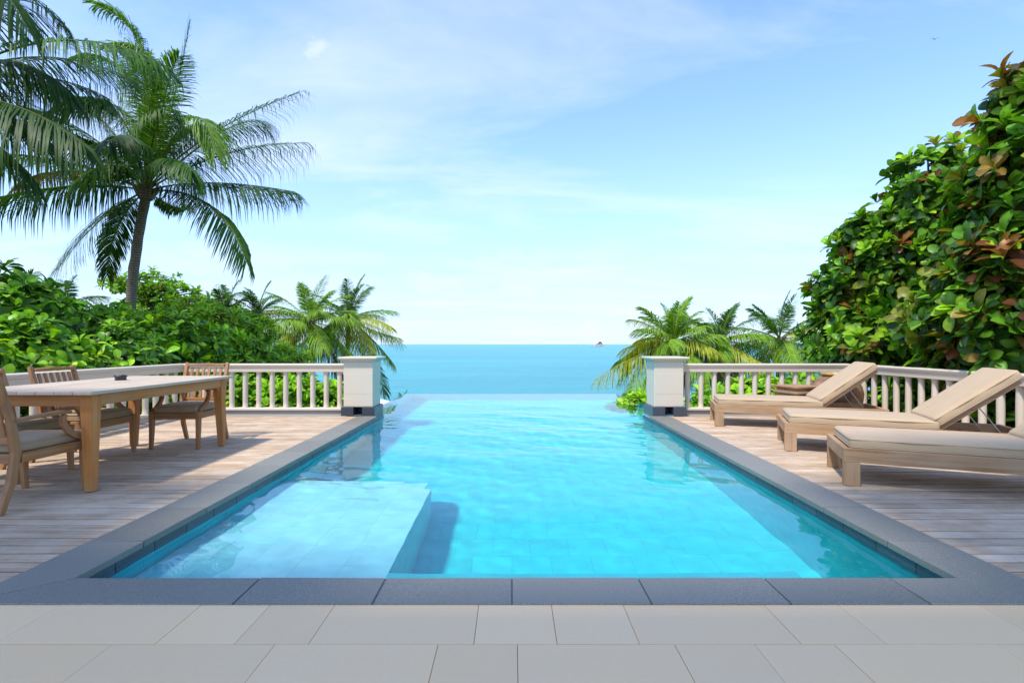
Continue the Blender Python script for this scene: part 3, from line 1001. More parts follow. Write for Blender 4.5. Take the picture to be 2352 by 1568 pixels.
# ------------------------------------------------------------------ sun loungers
def make_lounger():
    """x runs from foot to head, y across; origin at the near foot corner"""
    e = empty('sun_lounger')
    Lh, W, zb, zt = 2.06, 0.72, 0.188, 0.298
    for x in (0.0, Lh - 0.36):
        for y in (0.0, W - 0.062):
            MB().box(x + 0.0005, x + 0.115, y + 0.0005, y + 0.0615, 0, zb - 0.0008).build('leg', M['grey_teak_z'], e, 0.003)
    for y in (0.0, W - 0.045):
        MB().box(0.0, Lh, y, y + 0.045, zb, zt).build('side_rail', M['grey_teak_x'], e, 0.003)
    for x in (0.0, Lh - 0.042):
        MB().box(x, x + 0.042, 0.0455, W - 0.0455, zb + 0.002, zt - 0.001).build('end_rail', M['grey_teak_y'], e, 0.003)
    for k in range(9):
        x = 0.075 + k * 0.135
        MB().box(x, x + 0.085, 0.0455, W - 0.0455, zt - 0.030, zt - 0.010).build('slat', M['grey_teak_y'], e)
    MB().box(1.36, 1.40, 0.0455, W - 0.0455, zb + 0.004, zt - 0.03).build('cross_rail', M['grey_teak_y'], e)
    MB().box(1.70, 1.74, 0.0455, W - 0.0455, zb + 0.004, zb + 0.04).build('cross_rail', M['grey_teak_y'], e)
    sc_ = link('seat_cushion', cushion_mesh('seat_cushion', 1.285, W - 0.05, 0.092, M['cushion'], 0.030, 0.012, 5), e, (0.050, 0.025, zt - 0.009))
    for zz in (0.016, 0.076):
        piping(1.285, W - 0.05, zz, 'piping', M['cushion'], sc_)
    # backrest: frame, slats and cushion tilted about the hinge
    ang = R(38)
    hinge = Vector((1.315, 0, zt - 0.012))
    rot = Matrix.Translation(hinge) @ Matrix.Rotation(-ang, 4, 'Y')
    bf = MB()
    for y in (0.052, W - 0.092):
        bf.box(0.0, 0.80, y, y + 0.040, -0.018, 0.022, 0, rot)
    bf.box(0.762, 0.800, 0.0925, W - 0.0925, -0.016, 0.020, 0, rot)
    back = bf.build('backrest_frame', M['grey_teak_x'], e, 0.003)
    for k in range(7):
        x = 0.03 + k * 0.105
        MB().box(x, x + 0.07, 0.050, W - 0.050, 0.0225, 0.034, 0, rot).build('slat', M['grey_teak_y'], back)
    c = link('back_cushion', cushion_mesh('back_cushion', 0.80, W - 0.05, 0.092, M['cushion'], 0.030, 0.012, 9), e)
    c.matrix_local = Matrix.Translation(hinge + Vector((0.035, 0.025, 0.018))) @ Matrix.Rotation(-ang, 4, 'Y') @ Matrix.Translation((0.0, 0, 0.030))
    for zz in (0.016, 0.076):
        piping(0.80, W - 0.05, zz, 'piping', M['cushion'], c)
    for y in (0.13, W - 0.13):
        p0 = rot @ Vector((0.42, y, -0.015))
        MB().tube([p0, (1.86, y, zb + 0.045)], 0.006, 6).build('prop_bar', M['metal'], e)
    MB().box(1.845, 1.885, 0.0455, W - 0.0455, zb + 0.01, zb + 0.04).build('cross_rail', M['grey_teak_y'], e)
    return e


lounger = make_lounger()
for i, (x, y, rz, lab) in enumerate(((2.645, 4.085, -22.5, 'sand-cushioned teak sun lounger nearest the camera, backrest out of frame'),
                                     (2.875, 5.40, -22.0, 'sand-cushioned teak sun lounger in the middle of the three'),
                                     (2.785, 7.03, -16.0, 'sand-cushioned teak sun lounger farthest back, beside the pier'))):
    o = lounger if i == 0 else copy_tree(lounger)
    o.location = (x, y, -0.005); o.rotation_euler = (0, 0, R(rz))
    tag(o, lab, 'sun lounger', 'sun loungers on the deck')

# big glazed jar and little square table behind the loungers
J = tag(empty('water_jar', (4.84, 7.66, -0.005)), 'large brown glazed jar with ochre rim behind the farthest lounger', 'jar')
MB().lathe([(0.20, 0), (0.235, 0.02), (0.29, 0.12), (0.345, 0.28), (0.358, 0.40), (0.335, 0.50), (0.27, 0.585), (0.19, 0.635), (0.165, 0.655)], 32).build('body', M['jar'], J)
MB().lathe([(0.165, 0.6552), (0.195, 0.665), (0.205, 0.683), (0.195, 0.70), (0.165, 0.702), (0.15, 0.68), (0.14, 0.60)], 32).build('rim', M['jar_rim'], J)
for k in range(4):
    an = R(250 + 90 * k)
    c0 = Vector((0.292 * math.cos(an), 0.292 * math.sin(an), 0.572))
    pts = [c0 + Vector((math.cos(an) * (0.03 * math.sin(t)), math.sin(an) * (0.03 * math.sin(t)), 0)) + Vector((-math.sin(an), math.cos(an), 0)) * (0.045 * math.cos(t)) for t in np.linspace(0, math.pi, 7)]
    MB().tube(pts, 0.012, 6).build('lug', M['jar'], J)

S = tag(empty('side_table', (4.27, 7.66, -0.005), R(14)), 'low square wooden side table with stepped edge behind the farthest lounger', 'table')
def sq(prof, name, mat):
    vs = []; fs = []
    for r_, z in prof:
        vs += [(-r_, -r_, z), (r_, -r_, z), (r_, r_, z), (-r_, r_, z)]
    for i in range(len(prof) - 1):
        for k in range(4):
            fs.append((4 * i + k, 4 * i + (k + 1) % 4, 4 * i + 4 + (k + 1) % 4, 4 * i + 4 + k))
    fs += [(3, 2, 1, 0), tuple(4 * (len(prof) - 1) + k for k in range(4))]
    MB().add(vs, fs).build(name, mat, S, 0.003)
sq([(0.205, 0.0), (0.205, 0.05), (0.19, 0.06), (0.19, 0.385)], 'body', M['grey_teak_z'])
sq([(0.215, 0.3855), (0.235, 0.40), (0.235, 0.435)], 'shelf', M['grey_teak_x'])
sq([(0.205, 0.4355), (0.19, 0.452), (0.205, 0.474)], 'neck', M['grey_teak_x'])
sq([(0.225, 0.4745), (0.240, 0.485), (0.240, 0.508)], 'top', M['grey_teak_x'])


# ------------------------------------------------------------------ foliage builders
def leaf_template(kind):
    """leaf along +Y, face up +Z, length 1: verts, quads"""
    if kind == 'obovate':
        ts = [0.0, 0.12, 0.34, 0.58, 0.78, 0.92, 1.0]; hw = [0.012, 0.045, 0.13, 0.215, 0.235, 0.16, 0.02]
    elif kind == 'small':
        ts = [0.0, 0.35, 0.75, 1.0]; hw = [0.02, 0.17, 0.21, 0.02]
    elif kind == 'lance':
        ts = [0.0, 0.2, 0.5, 0.8, 1.0]; hw = [0.02, 0.10, 0.15, 0.10, 0.005]
    v = []; f = []
    for t, h in zip(ts, hw):
        z = 0.10 * math.sin(t * math.pi) - 0.22 * t * t
        v += [(-h, t, z + h * 0.28), (0, t, z), (h, t, z + h * 0.28)]
    for i in range(len(ts) - 1):
        a = 3 * i
        f += [(a, a + 1, a + 4, a + 3), (a + 1, a + 2, a + 5, a + 4)]
    return np.array(v), np.array(f)


TEMPL = {k: leaf_template(k) for k in ('obovate', 'small', 'lance')}


def joined_leaves(name, kind, pos, rot, size, col, mat, parent, origin):
    tv, tf = TEMPL[kind]
    n_ = len(pos); k = len(tv)
    wv = (tv[None] * size[:, None, None]) @ np.transpose(rot, (0, 2, 1)) + pos[:, None, :] - np.array(origin)[None, None]
    me = bpy.data.meshes.new(name)
    nfaces = n_ * len(tf)
    me.vertices.add(n_ * k); me.vertices.foreach_set('co', wv.reshape(-1).astype(np.float32))
    me.loops.add(nfaces * 4); me.polygons.add(nfaces)
    idx = (tf[None] + (np.arange(n_) * k)[:, None, None]).reshape(-1)
    me.loops.foreach_set('vertex_index', idx.astype(np.int32))
    me.polygons.foreach_set('loop_start', (np.arange(nfaces) * 4).astype(np.int32))
    me.polygons.foreach_set('use_smooth', np.ones(nfaces, bool))
    at_ = me.color_attributes.new('Col', 'FLOAT_COLOR', 'POINT')
    c4 = np.ones((n_, k, 4), np.float32); c4[:, :, :3] = col[:, None, :]
    c4[:, 1::3, :3] = c4[:, 1::3, :3] * 1.25 + 0.012          # paler midrib
    at_.data.foreach_set('color', c4.reshape(-1))
    me.update(); me.validate()
    me.materials.append(mat)
    return link(name, me, parent)


LEAF_ME = {}


def leaf_mesh(kind, col, mat):
    key = (kind, tuple(np.round(col, 3)), mat.name)
    if key not in LEAF_ME:
        tv, tf = TEMPL[kind]
        me = bpy.data.meshes.new('leaf')
        me.from_pydata([tuple(p) for p in tv], [], [tuple(int(i) for i in q) for q in tf])
        me.polygons.foreach_set('use_smooth', [True] * len(tf))
        at_ = me.color_attributes.new('Col', 'FLOAT_COLOR', 'POINT')
        c4 = np.ones((len(tv), 4), np.float32); c4[:, :3] = col; c4[1::3, :3] = c4[1::3, :3] * 1.25 + 0.012
        at_.data.foreach_set('color', c4.reshape(-1))
        me.materials.append(mat)
        LEAF_ME[key] = me
    return LEAF_ME[key]


def ages(palette):
    """young, full-grown and old tones of each leaf colour"""
    return np.array([tuple(min(0.6, c * f + a) for c, a in zip(col, (0.012 * (f > 1.2), 0.02 * (f > 1.2), 0))) for col in palette for f in (1.4, 1.0, 0.72)])


def rosettes(tips, axes, kmin, kmax, size, palette, weights, spread=(30, 88), jitter=0.38):
    """leaves whorled round each twig tip: positions, frames, sizes, colour numbers"""
    P, Rm, S_, K = [], [], [], []
    for tip, ax in zip(tips, axes):
        ax = ax / np.linalg.norm(ax)
        ref = np.array([0, 0, 1.0]) if abs(ax[2]) < 0.9 else np.array([1.0, 0, 0])
        u = np.cross(ref, ax); u /= np.linalg.norm(u); w = np.cross(ax, u)
        k = rng.integers(kmin, kmax + 1)
        a0 = rng.uniform(0, 6.28)
        base = rng.choice(len(palette), p=weights)
        for i in range(k):
            an = a0 + i * 2.399 + rng.normal(0, 0.15)
            tl_ = math.radians(spread[0] + (spread[1] - spread[0]) * (i + 0.5) / k + rng.normal(0, 9))
            rad = u * math.cos(an) + w * math.sin(an)
            d = ax * math.cos(tl_) + rad * math.sin(tl_)
            d = d + np.array([0, 0, -0.10]); d /= np.linalg.norm(d)
            nrm = ax * math.sin(tl_) - rad * math.cos(tl_) + rng.normal(0, 0.18, 3)
            nrm = nrm - d * nrm.dot(d); nrm /= np.linalg.norm(nrm)
            x = np.cross(d, nrm)
            Rm.append(np.stack([x, d, nrm], 1))
            P.append(tip - ax * 0.12 * size * (i / k) + rad * 0.01)
            S_.append(size * rng.uniform(1 - jitter, 1 + jitter * 0.7))
            kk = base if rng.random() < 0.78 else rng.choice(len(palette), p=weights)
            K.append(kk * 3 + (0 if i < 0.3 * k else 1 if i < 0.68 * k else 2))
    return np.array(P), np.array(Rm), np.array(S_), np.array(K)


def blob_tips(blobs, spacing, depth=0.35, up=0.35, only_above=None):
    """twig tips spread through the outer shell of a union of ellipsoids"""
    tips, axes = [], []
    for bi, (c, r) in enumerate(blobs):
        c = np.array(c, float); r = np.array(r, float)
        area = 4 * math.pi * ((r[0] * r[1]) ** 1.6 / 3 + (r[0] * r[2]) ** 1.6 / 3 + (r[1] * r[2]) ** 1.6 / 3) ** (1 / 1.6)
        n_ = int(area / spacing ** 2 * (1 + depth * 2))
        for _ in range(n_):
            d = rng.normal(size=3); d /= np.linalg.norm(d)
            lump = 1 + 0.13 * math.sin(d[0] * 5 + bi * 2.1) * math.cos(d[2] * 6 + bi) + 0.09 * math.sin(d[1] * 9 + d[2] * 4 + bi)
            s_ = lump * (1 - depth * rng.random() ** 1.6 + 0.06 * rng.normal() + (rng.uniform(0.08, 0.32) if rng.random() < 0.10 else 0))
            p = c + d * r * s_
            inside = False
            for bj, (c2, r2) in enumerate(blobs):
                if bj != bi and np.sum(((p - np.array(c2)) / np.array(r2)) ** 2) < 0.42:
                    inside = True; break
            if inside or (only_above is not None and p[2] < only_above):
                continue
            nrm = d / r; nrm /= np.linalg.norm(nrm)
            ax = nrm + np.array([0, 0, up]) + rng.normal(0, 0.25, 3)
            tips.append(p); axes.append(ax)
    return tips, axes


def pick_visible(P, S_, n_max, cell):
    """the leaves that show largest from the photograph's place: the nearest one in each small patch of view"""
    rel = P - np.array([0, 0, H])
    ok = rel[:, 1] > 0.5
    u = rel[:, 0] / np.maximum(rel[:, 1], 0.1) * 1176; w = rel[:, 2] / np.maximum(rel[:, 1], 0.1) * 1176
    ok &= (np.abs(u) < 1190) & (w < 800) & (w > -300)
    best = {}
    for i in np.nonzero(ok)[0]:
        key = (int(u[i] // cell), int(w[i] // cell))
        d = np.linalg.norm(rel[i])
        if key not in best or d < best[key][0]:
            best[key] = (d, i)
    ids = sorted(best.values())
    return [i for _, i in ids[:n_max]]


def plant(name, base, blobs, spacing, kind, size, palette, weights, mat, label, cat, group=None, singles=60, cell=24, kmin=7, kmax=10, up=0.35, depth=0.35,
          spread=(30, 88), only_above=None, trunk_r=0.05, limbs=True, twigs=0):
    e = tag(empty(name, base), label, cat, group)
    base = np.array(base, float)
    tips, axes = blob_tips(blobs, spacing, depth, up, only_above)
    P, Rm, S_, K = rosettes(tips, axes, kmin, kmax, size, palette, weights, spread)
    pal = ages(palette)
    ids = pick_visible(P, S_, singles, cell) if singles else []
    keep = np.ones(len(P), bool); keep[ids] = False
    for i in ids:
        m4 = Matrix([[*(Rm[i][r_] * S_[i]), P[i][r_] - base[r_]] for r_ in range(3)] + [[0, 0, 0, 1]])
        link('leaf', leaf_mesh(kind, pal[K[i]], mat), e, mtx=m4)
    colr = pal[K[keep]] * rng.uniform(0.8, 1.2, (keep.sum(), 1))
    cr = joined_leaves('crown', kind, P[keep], Rm[keep], S_[keep], colr, mat, e, base)
    cr['kind'] = 'stuff'
    b = MB()
    lo = np.array(blobs[0][0])
    mid = sum(np.array(c) for c, _ in blobs) / len(blobs) - base
    mid[2] = max(0.3, min(mid[2] - 0.2, mid[2]))
    if limbs:
        b.tube([(0, 0, -0.4), tuple(mid * 0.35 + rng.normal(0, 0.03, 3)), tuple(mid * 0.8)], [trunk_r, trunk_r * 0.85, trunk_r * 0.6], 8)
        for c, r_ in blobs:
            c = np.array(c) - base
            m_ = (mid * 0.6 + c * 0.4) + rng.normal(0, 0.08, 3)
            b.tube([tuple(mid * 0.55), tuple(m_), tuple(c)], [trunk_r * 0.6, trunk_r * 0.45, trunk_r * 0.25], 6)
            near = [t for t in tips if np.sum(((t - (c + base)) / np.array(r_)) ** 2) < 1.4]
            rng.shuffle(near)
            for t in near[:twigs]:
                t = t - base
                b.tube([tuple(c + (t - c) * 0.1), tuple(c * 0.45 + t * 0.55 + rng.normal(0, 0.04, 3)), tuple(t)], [trunk_r * 0.22, trunk_r * 0.16, trunk_r * 0.10], 5, cap=False)
        b.build('trunk', M['bark'], e)
    return e


def ground(x, y):
    return float(terrain_h(np.array(x), np.array(y)))


G_DEEP = (0.026, 0.085, 0.006); G_MID = (0.062, 0.170, 0.008); G_LITE = (0.13, 0.28, 0.012); G_LIME = (0.24, 0.40, 0.014)
G_OLIVE = (0.13, 0.145, 0.012); RUST = (0.16, 0.055, 0.012); OCHRE = (0.24, 0.16, 0.035); YELLOW = (0.34, 0.30, 0.05)

# the two big almond trees on the right
PAL_R = [(0.020, 0.066, 0.005), (0.060, 0.162, 0.007), (0.125, 0.268, 0.011), (0.115, 0.125, 0.011), (0.13, 0.042, 0.010), (0.20, 0.125, 0.022), (0.18, 0.31, 0.011)]
def bl(x, y, Y, r, rz=None):
    return (tuple(at(x, y, Y)), (r, r, rz or r))


plant('almond_tree', (7.4, 9.0, ground(7.4, 9.0)),
      [bl(1938, 775, 9.7, 0.66, 0.75), bl(1960, 690, 9.6, 0.58), bl(1905, 665, 9.8, 0.32), bl(2010, 600, 9.3, 0.70), bl(1978, 545, 9.3, 0.36), bl(2085, 510, 9.0, 0.62), bl(2135, 420, 8.7, 0.52, 0.56),
       bl(2185, 385, 8.6, 0.22), bl(2100, 640, 9.0, 0.85), bl(2070, 770, 9.1, 0.85), bl(2180, 600, 8.6, 0.70), bl(2180, 700, 8.4, 0.9), bl(1995, 800, 8.6, 0.55)],
      0.35, 'obovate', 0.232, PAL_R, [0.15, 0.33, 0.24, 0.08, 0.04, 0.01, 0.15], M['leaf'],
      'tall glossy sea almond tree sloping down to the railing corner behind the loungers', 'tree', None, 300, 22, 8, 12, up=0.8, depth=0.65, spread=(16, 80), trunk_r=0.11, twigs=16)
plant('almond_tree', (7.5, 6.3, ground(7.5, 6.3)),
      [bl(2345, 285, 6.5, 0.40), bl(2385, 225, 6.3, 0.46), bl(2335, 440, 6.6, 0.50), bl(2310, 540, 6.7, 0.46), bl(2360, 400, 6.2, 0.6), bl(2250, 640, 6.8, 0.62), bl(2340, 600, 6.3, 0.8), bl(2200, 750, 7.0, 0.60),
       bl(2310, 760, 6.3, 0.70), bl(2400, 700, 5.9, 0.8), bl(2420, 500, 6.2, 0.9), bl(2250, 800, 6.6, 0.5)],
      0.35, 'obovate', 0.25, PAL_R, [0.27, 0.27, 0.13, 0.13, 0.11, 0.04, 0.05], M['leaf'],
      'dark sea almond tree with rusty and yellowed leaves at the right edge of the photo', 'tree', None, 300, 24, 8, 11, up=0.8, depth=0.65, spread=(16, 80), trunk_r=0.12, twigs=16)

# big-leaved shrubs along the left railing
PAL_L = [G_DEEP, G_MID, G_LITE, G_LIME, (0.06, 0.14, 0.016)]
left = [((-6.35, 5.6), [((-6.35, 5.6, 0.45), (0.65, 0.8, 0.75)), ((-6.5, 5.9, 0.9), (0.55, 0.6, 0.5))], 0.205, [0.10, 0.34, 0.30, 0.12, 0.14], 'large-leaved shrub at the left edge, behind the second chair back'),
        ((-6.5, 6.9), [((-6.45, 6.9, 0.45), (0.75, 0.7, 0.75)), ((-6.6, 6.9, 0.95), (0.55, 0.5, 0.45))], 0.20, [0.10, 0.34, 0.30, 0.12, 0.14], 'large-leaved green shrub behind the ashtray and left railing'),
        ((-6.6, 8.3), [((-6.4, 8.3, 0.45), (0.75, 0.8, 0.85)), ((-6.7, 8.7, 0.95), (0.7, 0.6, 0.5))], 0.195, [0.06, 0.28, 0.34, 0.18, 0.14], 'large-leaved shrub beside the left corner of the railing'),
        ((-8.0, 7.6), [((-8.1, 8.1, 1.75), (0.85, 0.8, 0.42)), ((-7.4, 8.0, 1.5), (0.6, 0.6, 0.35)), ((-8.6, 7.6, 1.4), (0.6, 0.6, 0.5))], 0.225, [0.42, 0.36, 0.10, 0.02, 0.10], 'dark spreading shrub with bare branches above the leftmost chair'),
        ((-7.6, 9.9), [((-7.4, 9.9, 0.9), (0.95, 0.8, 0.7)), ((-6.6, 10.2, 1.1), (0.8, 0.7, 0.5)), ((-7.9, 10.0, 1.5), (0.5, 0.5, 0.3))], 0.195, [0.08, 0.30, 0.32, 0.16, 0.14], 'leafy shrub round the foot of the tall palm')]
for (bx, by), blobs, size, wts, lab in left:
    plant('leafy_shrub', (bx, by, ground(bx, by)), blobs, 0.27, 'obovate', size, PAL_L, wts, M['leaf'], lab, 'shrub', 'shrubs behind the left railing', 130, 24, 7, 10, up=0.6, trunk_r=0.05, twigs=14)

# smaller-leaved trees and bushes farther off on the left
PAL_B = [(0.085, 0.20, 0.014), (0.15, 0.30, 0.018), (0.21, 0.36, 0.022), (0.17, 0.20, 0.022), G_LIME]
c0 = at(352, 655, 17)
plant('broadleaf_tree', (c0.x + 0.9, 17.2, ground(c0.x, 17)),
      [(tuple(at(345, 655, 17)), (0.75, 0.8, 0.42)), (tuple(at(395, 680, 17)), (0.9, 0.9, 0.38)), (tuple(at(272, 655, 17)), (0.42, 0.5, 0.2)), (tuple(at(435, 715, 16.6)), (0.8, 0.9, 0.45)),
       (tuple(at(330, 715, 17)), (1.0, 0.8, 0.4)), (tuple(at(485, 725, 17)), (0.7, 0.8, 0.4))],
      0.34, 'small', 0.20, PAL_B, [0.24, 0.34, 0.26, 0.08, 0.08], M['soft_leaf'], 'pale green umbrella-crowned tree behind the palm trunk', 'tree', None, 70, 20, 7, 10, up=1.0, trunk_r=0.12, twigs=16)
for (x, y, Y, rx, rz, lab) in ((325, 770, 13.0, 1.0, 0.7, 'small-leaved bush between palm trunk and railing'), (455, 745, 13.5, 0.95, 0.7, 'small-leaved bush over the far chair back'),
                               (538, 760, 15.5, 0.8, 0.75, 'olive green bush beside the yellow-green palms'), (170, 750, 12.0, 1.1, 0.65, 'pale bush behind the left railing, seen through branches'),
                               (630, 838, 17.0, 1.0, 0.8, 'low bush under the yellow-green palms')):
    c = at(x, y, Y)
    plant('leafy_bush', (c.x, c.y, ground(c.x, c.y)), [((c.x, c.y, c.z), (rx * 0.8, 0.8, rz * 0.8)), ((c.x + 0.45, c.y, c.z - rz), (rx * 0.8, 0.8, rz)), ((c.x - 0.6, c.y + .3, c.z + 0.1), (rx * 0.45, 0.5, rz * 0.5)),
                                                       ((c.x + 0.7, c.y + .2, c.z + 0.05), (rx * 0.4, 0.5, rz * 0.45)), ((c.x - 0.5, c.y, c.z - rz), (rx * 0.7, 0.8, rz * 0.9))],
          0.36, 'lance' if x in (538, 455, 630) else 'small', 0.26 if x in (538, 455, 630) else 0.185, PAL_B, [0.24, 0.30, 0.22, 0.12, 0.12], M['soft_leaf'], lab, 'bush', 'bushes behind the left railing', 60, 20, 7, 10, up=0.8, trunk_r=0.06, twigs=16)

for (bx, by, lab) in ((6.25, 4.3, 'dark green shrub low behind the railing at the right edge'), (6.2, 5.5, 'dark green shrub low behind the middle lounger backrest'),
                      (6.2, 6.8, 'green shrub low behind the railing between two lounger backrests'), (6.25, 8.0, 'green shrub low behind the railing corner')):
    plant('leafy_shrub', (bx, by, ground(bx, by)), [((bx, by, 0.10), (0.55, 0.75, 0.55)), ((bx + 0.2, by + 0.3, -0.35), (0.6, 0.7, 0.5))],
          0.26, 'obovate', 0.22, PAL_R, [0.26, 0.36, 0.18, 0.08, 0.03, 0.02, 0.07], M['leaf'], lab, 'shrub', 'shrubs behind the right railing', 60, 22, 7, 10, up=0.6, depth=0.5, trunk_r=0.04, twigs=6)

# bright shrubs just behind the back railings
PAL_Y = [G_LITE, G_LIME, (0.15, 0.30, 0.02), (0.27, 0.42, 0.03), G_MID]
WY = [0.26, 0.26, 0.26, 0.10, 0.12]
k_ = 0
for (x, Y, top, lab) in ((545, 9.3, 0.50, 'bright green shrub behind the balusters next to the table corner'), (610, 9.5, 0.40, 'bright green shrub behind the balusters, second from the table'),
                         (680, 9.3, 0.46, 'bright green shrub behind the balusters, third from the table'), (745, 9.4, 0.34, 'lime shrub behind the balusters by the dining-side pier'),
                         (470, 9.4, 0.45, 'bright green shrub seen between the table legs'), (395, 9.3, 0.5, 'bright green shrub seen under the table top'),
                         (1625, 9.4, 0.20, 'lime shrub behind the balusters by the lounger-side pier'), (1690, 9.5, 0.40, 'lime shrub behind the farthest lounger foot'),
                         (1765, 9.3, 0.46, 'bright green shrub behind the middle of the farthest lounger'), (1835, 9.4, 0.50, 'bright green shrub behind the low side table'),
                         (1900, 9.2, 0.52, 'bright green shrub behind the brown jar'), (1462, 10.6, 0.02, 'lime shrub beside the pool edge in front of the pier')):
    cx = (x - 1176) / 1176 * Y
    g_ = ground(cx, Y)
    plant('leafy_shrub', (cx, Y, g_), [((cx, Y, top - 0.42), (0.36, 0.40, 0.42)), ((cx + 0.22, Y + 0.15, top - 0.65), (0.35, 0.38, 0.45)), ((cx - 0.22, Y - 0.05, top - 0.65), (0.35, 0.38, 0.42))],
          0.215, 'obovate', 0.185, PAL_Y, WY, M['soft_leaf'], lab, 'shrub', 'bright shrubs behind the back railings', 45, 18, 8, 11, up=1.1, depth=0.45, spread=(14, 74), trunk_r=0.025, only_above=g_)
    k_ += 1


# ------------------------------------------------------------------ palms
def frond_mesh(p0, p1, p2, leaf_len, n_leaf, hang, cols, rr, width=0.035, rachis=0.026, start=0.14, wind=(0, 0, 0), M_=22):
    """one feather frond along the curve p0-p1-p2: material 0 leaflets, 1 midrib"""
    p0, p1, p2 = map(Vector, (p0, p1, p2))
    bz = lambda t: p0 * (1 - t) ** 2 + p1 * (2 * t * (1 - t)) + p2 * t * t
    tg = lambda t: ((p1 - p0) * (1 - t) + (p2 - p1) * t).normalized()
    b = MB(); colv = []
    pts = [bz(i / M_) for i in range(M_ + 1)]
    b.tube(pts, [rachis * (1 - 0.86 * i / M_) for i in range(M_ + 1)], 5, 1, cap=False)
    colv += [cols[1]] * len(b.v)
    wind = Vector(wind)
    roll = rr.uniform(-0.3, 0.3)
    for i in range(n_leaf):
        t = start + (1 - start) * (i + rr.uniform(-0.2, 0.2)) / (n_leaf - 1)
        t = max(start, min(1, t))
        q = bz(t); T_ = tg(t)
        S_ = T_.cross(Vector((0, 0, 1)))
        if S_.length < 0.05: S_ = Vector((1, 0, 0))
        S_.normalize(); Nn = S_.cross(T_)
        S_ = (S_ * math.cos(roll) + Nn * math.sin(roll)).normalized()
        Nn = S_.cross(T_)
        u = (t - start) / (1 - start)
        prof = math.sin(math.pi * (0.16 + 0.75 * u)) ** 0.6
        for s in (-1, 1):
            if rr.random() < 0.03: continue
            l = leaf_len * prof * rr.uniform(0.82, 1.1)
            a = R(28 + 38 * u + rr.uniform(-7, 7))
            d = (S_ * (s * math.cos(a)) + T_ * math.sin(a) + Nn * rr.uniform(0.0, 0.30) * (1 - 0.6 * hang)).normalized()
            gdrop = hang * rr.uniform(0.75, 1.25)
            wd = (T_ - d * T_.dot(d)); wd = wd.normalized() if wd.length > 0.02 else Nn
            wd = (wd + Nn * (0.5 * s)).normalized()
            w = width * (0.6 + 0.4 * prof)
            vs = []
            for uu, ww in ((0, 0.45), (0.38, 1.0), (0.74, 0.72)):
                c = q + d * (l * uu) + Vector((0, 0, -1)) * (gdrop * l * uu * uu) + wind * (l * uu * uu)
                vs += [c - wd * (w * ww * 0.5), c + wd * (w * ww * 0.5)]
            vs.append(q + d * l * (0.98 - 0.25 * min(1, gdrop)) + Vector((0, 0, -1)) * (gdrop * l * 0.95) + wind * l)
            b.add(vs, [(0, 1, 3, 2), (2, 3, 5, 4), (4, 5, 6)], 0, True)
            k = rr.uniform(0.75, 1.25)
            c_ = tuple(x * k for x in cols[0])
            tipc = tuple(x * k * 1.15 + y for x, y in zip(cols[0], (0.03, 0.02, 0.0)))
            colv += [c_] * 6 + [tipc]
    me = bpy.data.meshes.new('frond')
    me.from_pydata(b.v, [], b.f)
    me.polygons.foreach_set('material_index', b.mi); me.polygons.foreach_set('use_smooth', b.sm)
    at_ = me.color_attributes.new('Col', 'FLOAT_COLOR', 'POINT')
    c4 = np.ones((len(b.v), 4), np.float32); c4[:, :3] = np.array(colv); at_.data.foreach_set('color', c4.reshape(-1))
    me.materials.append(M['palm_leaf']); me.materials.append(M['palm_leaf'])
    return me


P_GREEN = ((0.052, 0.135, 0.014), (0.15, 0.17, 0.035)); P_FRESH = ((0.11, 0.23, 0.016), (0.22, 0.25, 0.04))
P_YELL = ((0.22, 0.27, 0.030), (0.42, 0.38, 0.06)); P_DRY = ((0.12, 0.095, 0.03), (0.20, 0.15, 0.06)); P_DARK = ((0.027, 0.076, 0.009), (0.12, 0.13, 0.03))


def palm(base, crown, trunk_r, label, fronds, seed, bend=(0, 0), bark_top=True, group='coconut palms'):
    """fronds: list of dicts with p1, p2 (world), leaf, n, hang, cols"""
    rr = random.Random(seed)
    e = tag(empty('coconut_palm', base), label, 'palm tree', group)
    base = Vector(base); crown = Vector(crown)
    ctrl = (base + crown) * 0.5 + Vector((bend[0], bend[1], 0))
    b = MB(); n_ = 26; pts = []; rad = []
    for i in range(n_ + 1):
        t = i / n_
        p = base * (1 - t) ** 2 + ctrl * (2 * t * (1 - t)) + crown * t * t - base
        pts.append(p + Vector((rr.uniform(-.008, .008), rr.uniform(-.008, .008), 0)))
        rad.append(trunk_r * (1.25 - 0.35 * min(1, t * 3)) * (1.0 - 0.12 * t) * (1.05 if i % 2 else 0.96))
    pts[0].z -= 0.4
    b.tube(pts, rad, 12)
    b.build('trunk', M['palm_bark'], e)
    # fibrous heart with old leaf bases
    hb = MB(); c = crown - base; k = trunk_r / 0.15
    hb.tube([c + Vector((0, 0, -0.12 * k)), c + Vector((0, 0, 0.06 * k)), c + Vector((0, 0, 0.30 * k))], [trunk_r * 1.15, trunk_r * 1.55, trunk_r * 0.5], 10)
    for i in range(11):
        an = i * 2.4; d = Vector((math.cos(an), math.sin(an), 0))
        hb.sweep([c + d * trunk_r * 0.8 + Vector((0, 0, -0.12 * k)), c + d * trunk_r * 1.7 + Vector((0, 0, 0.10 * k)), c + d * trunk_r * 2.3 + Vector((0, 0, 0.30 * k))],
                 [0.13 * k, 0.09 * k, 0.05 * k], [0.05 * k, 0.04 * k, 0.02 * k], Vector((-d.y, d.x, 0)))
    hb.build('heart', M['palm_bark'], e)
    for f in fronds:
        me = frond_mesh(c + Vector(f.get('off', (0, 0, 0.1))), Vector(f['p1']) - base, Vector(f['p2']) - base, f['leaf'], f['n'], f['hang'], f['cols'], rr,
                        f.get('w', 0.031), f.get('rach', 0.026), f.get('start', 0.14), f.get('wind', (0, 0, 0)))
        link('frond', me, e)
    return e


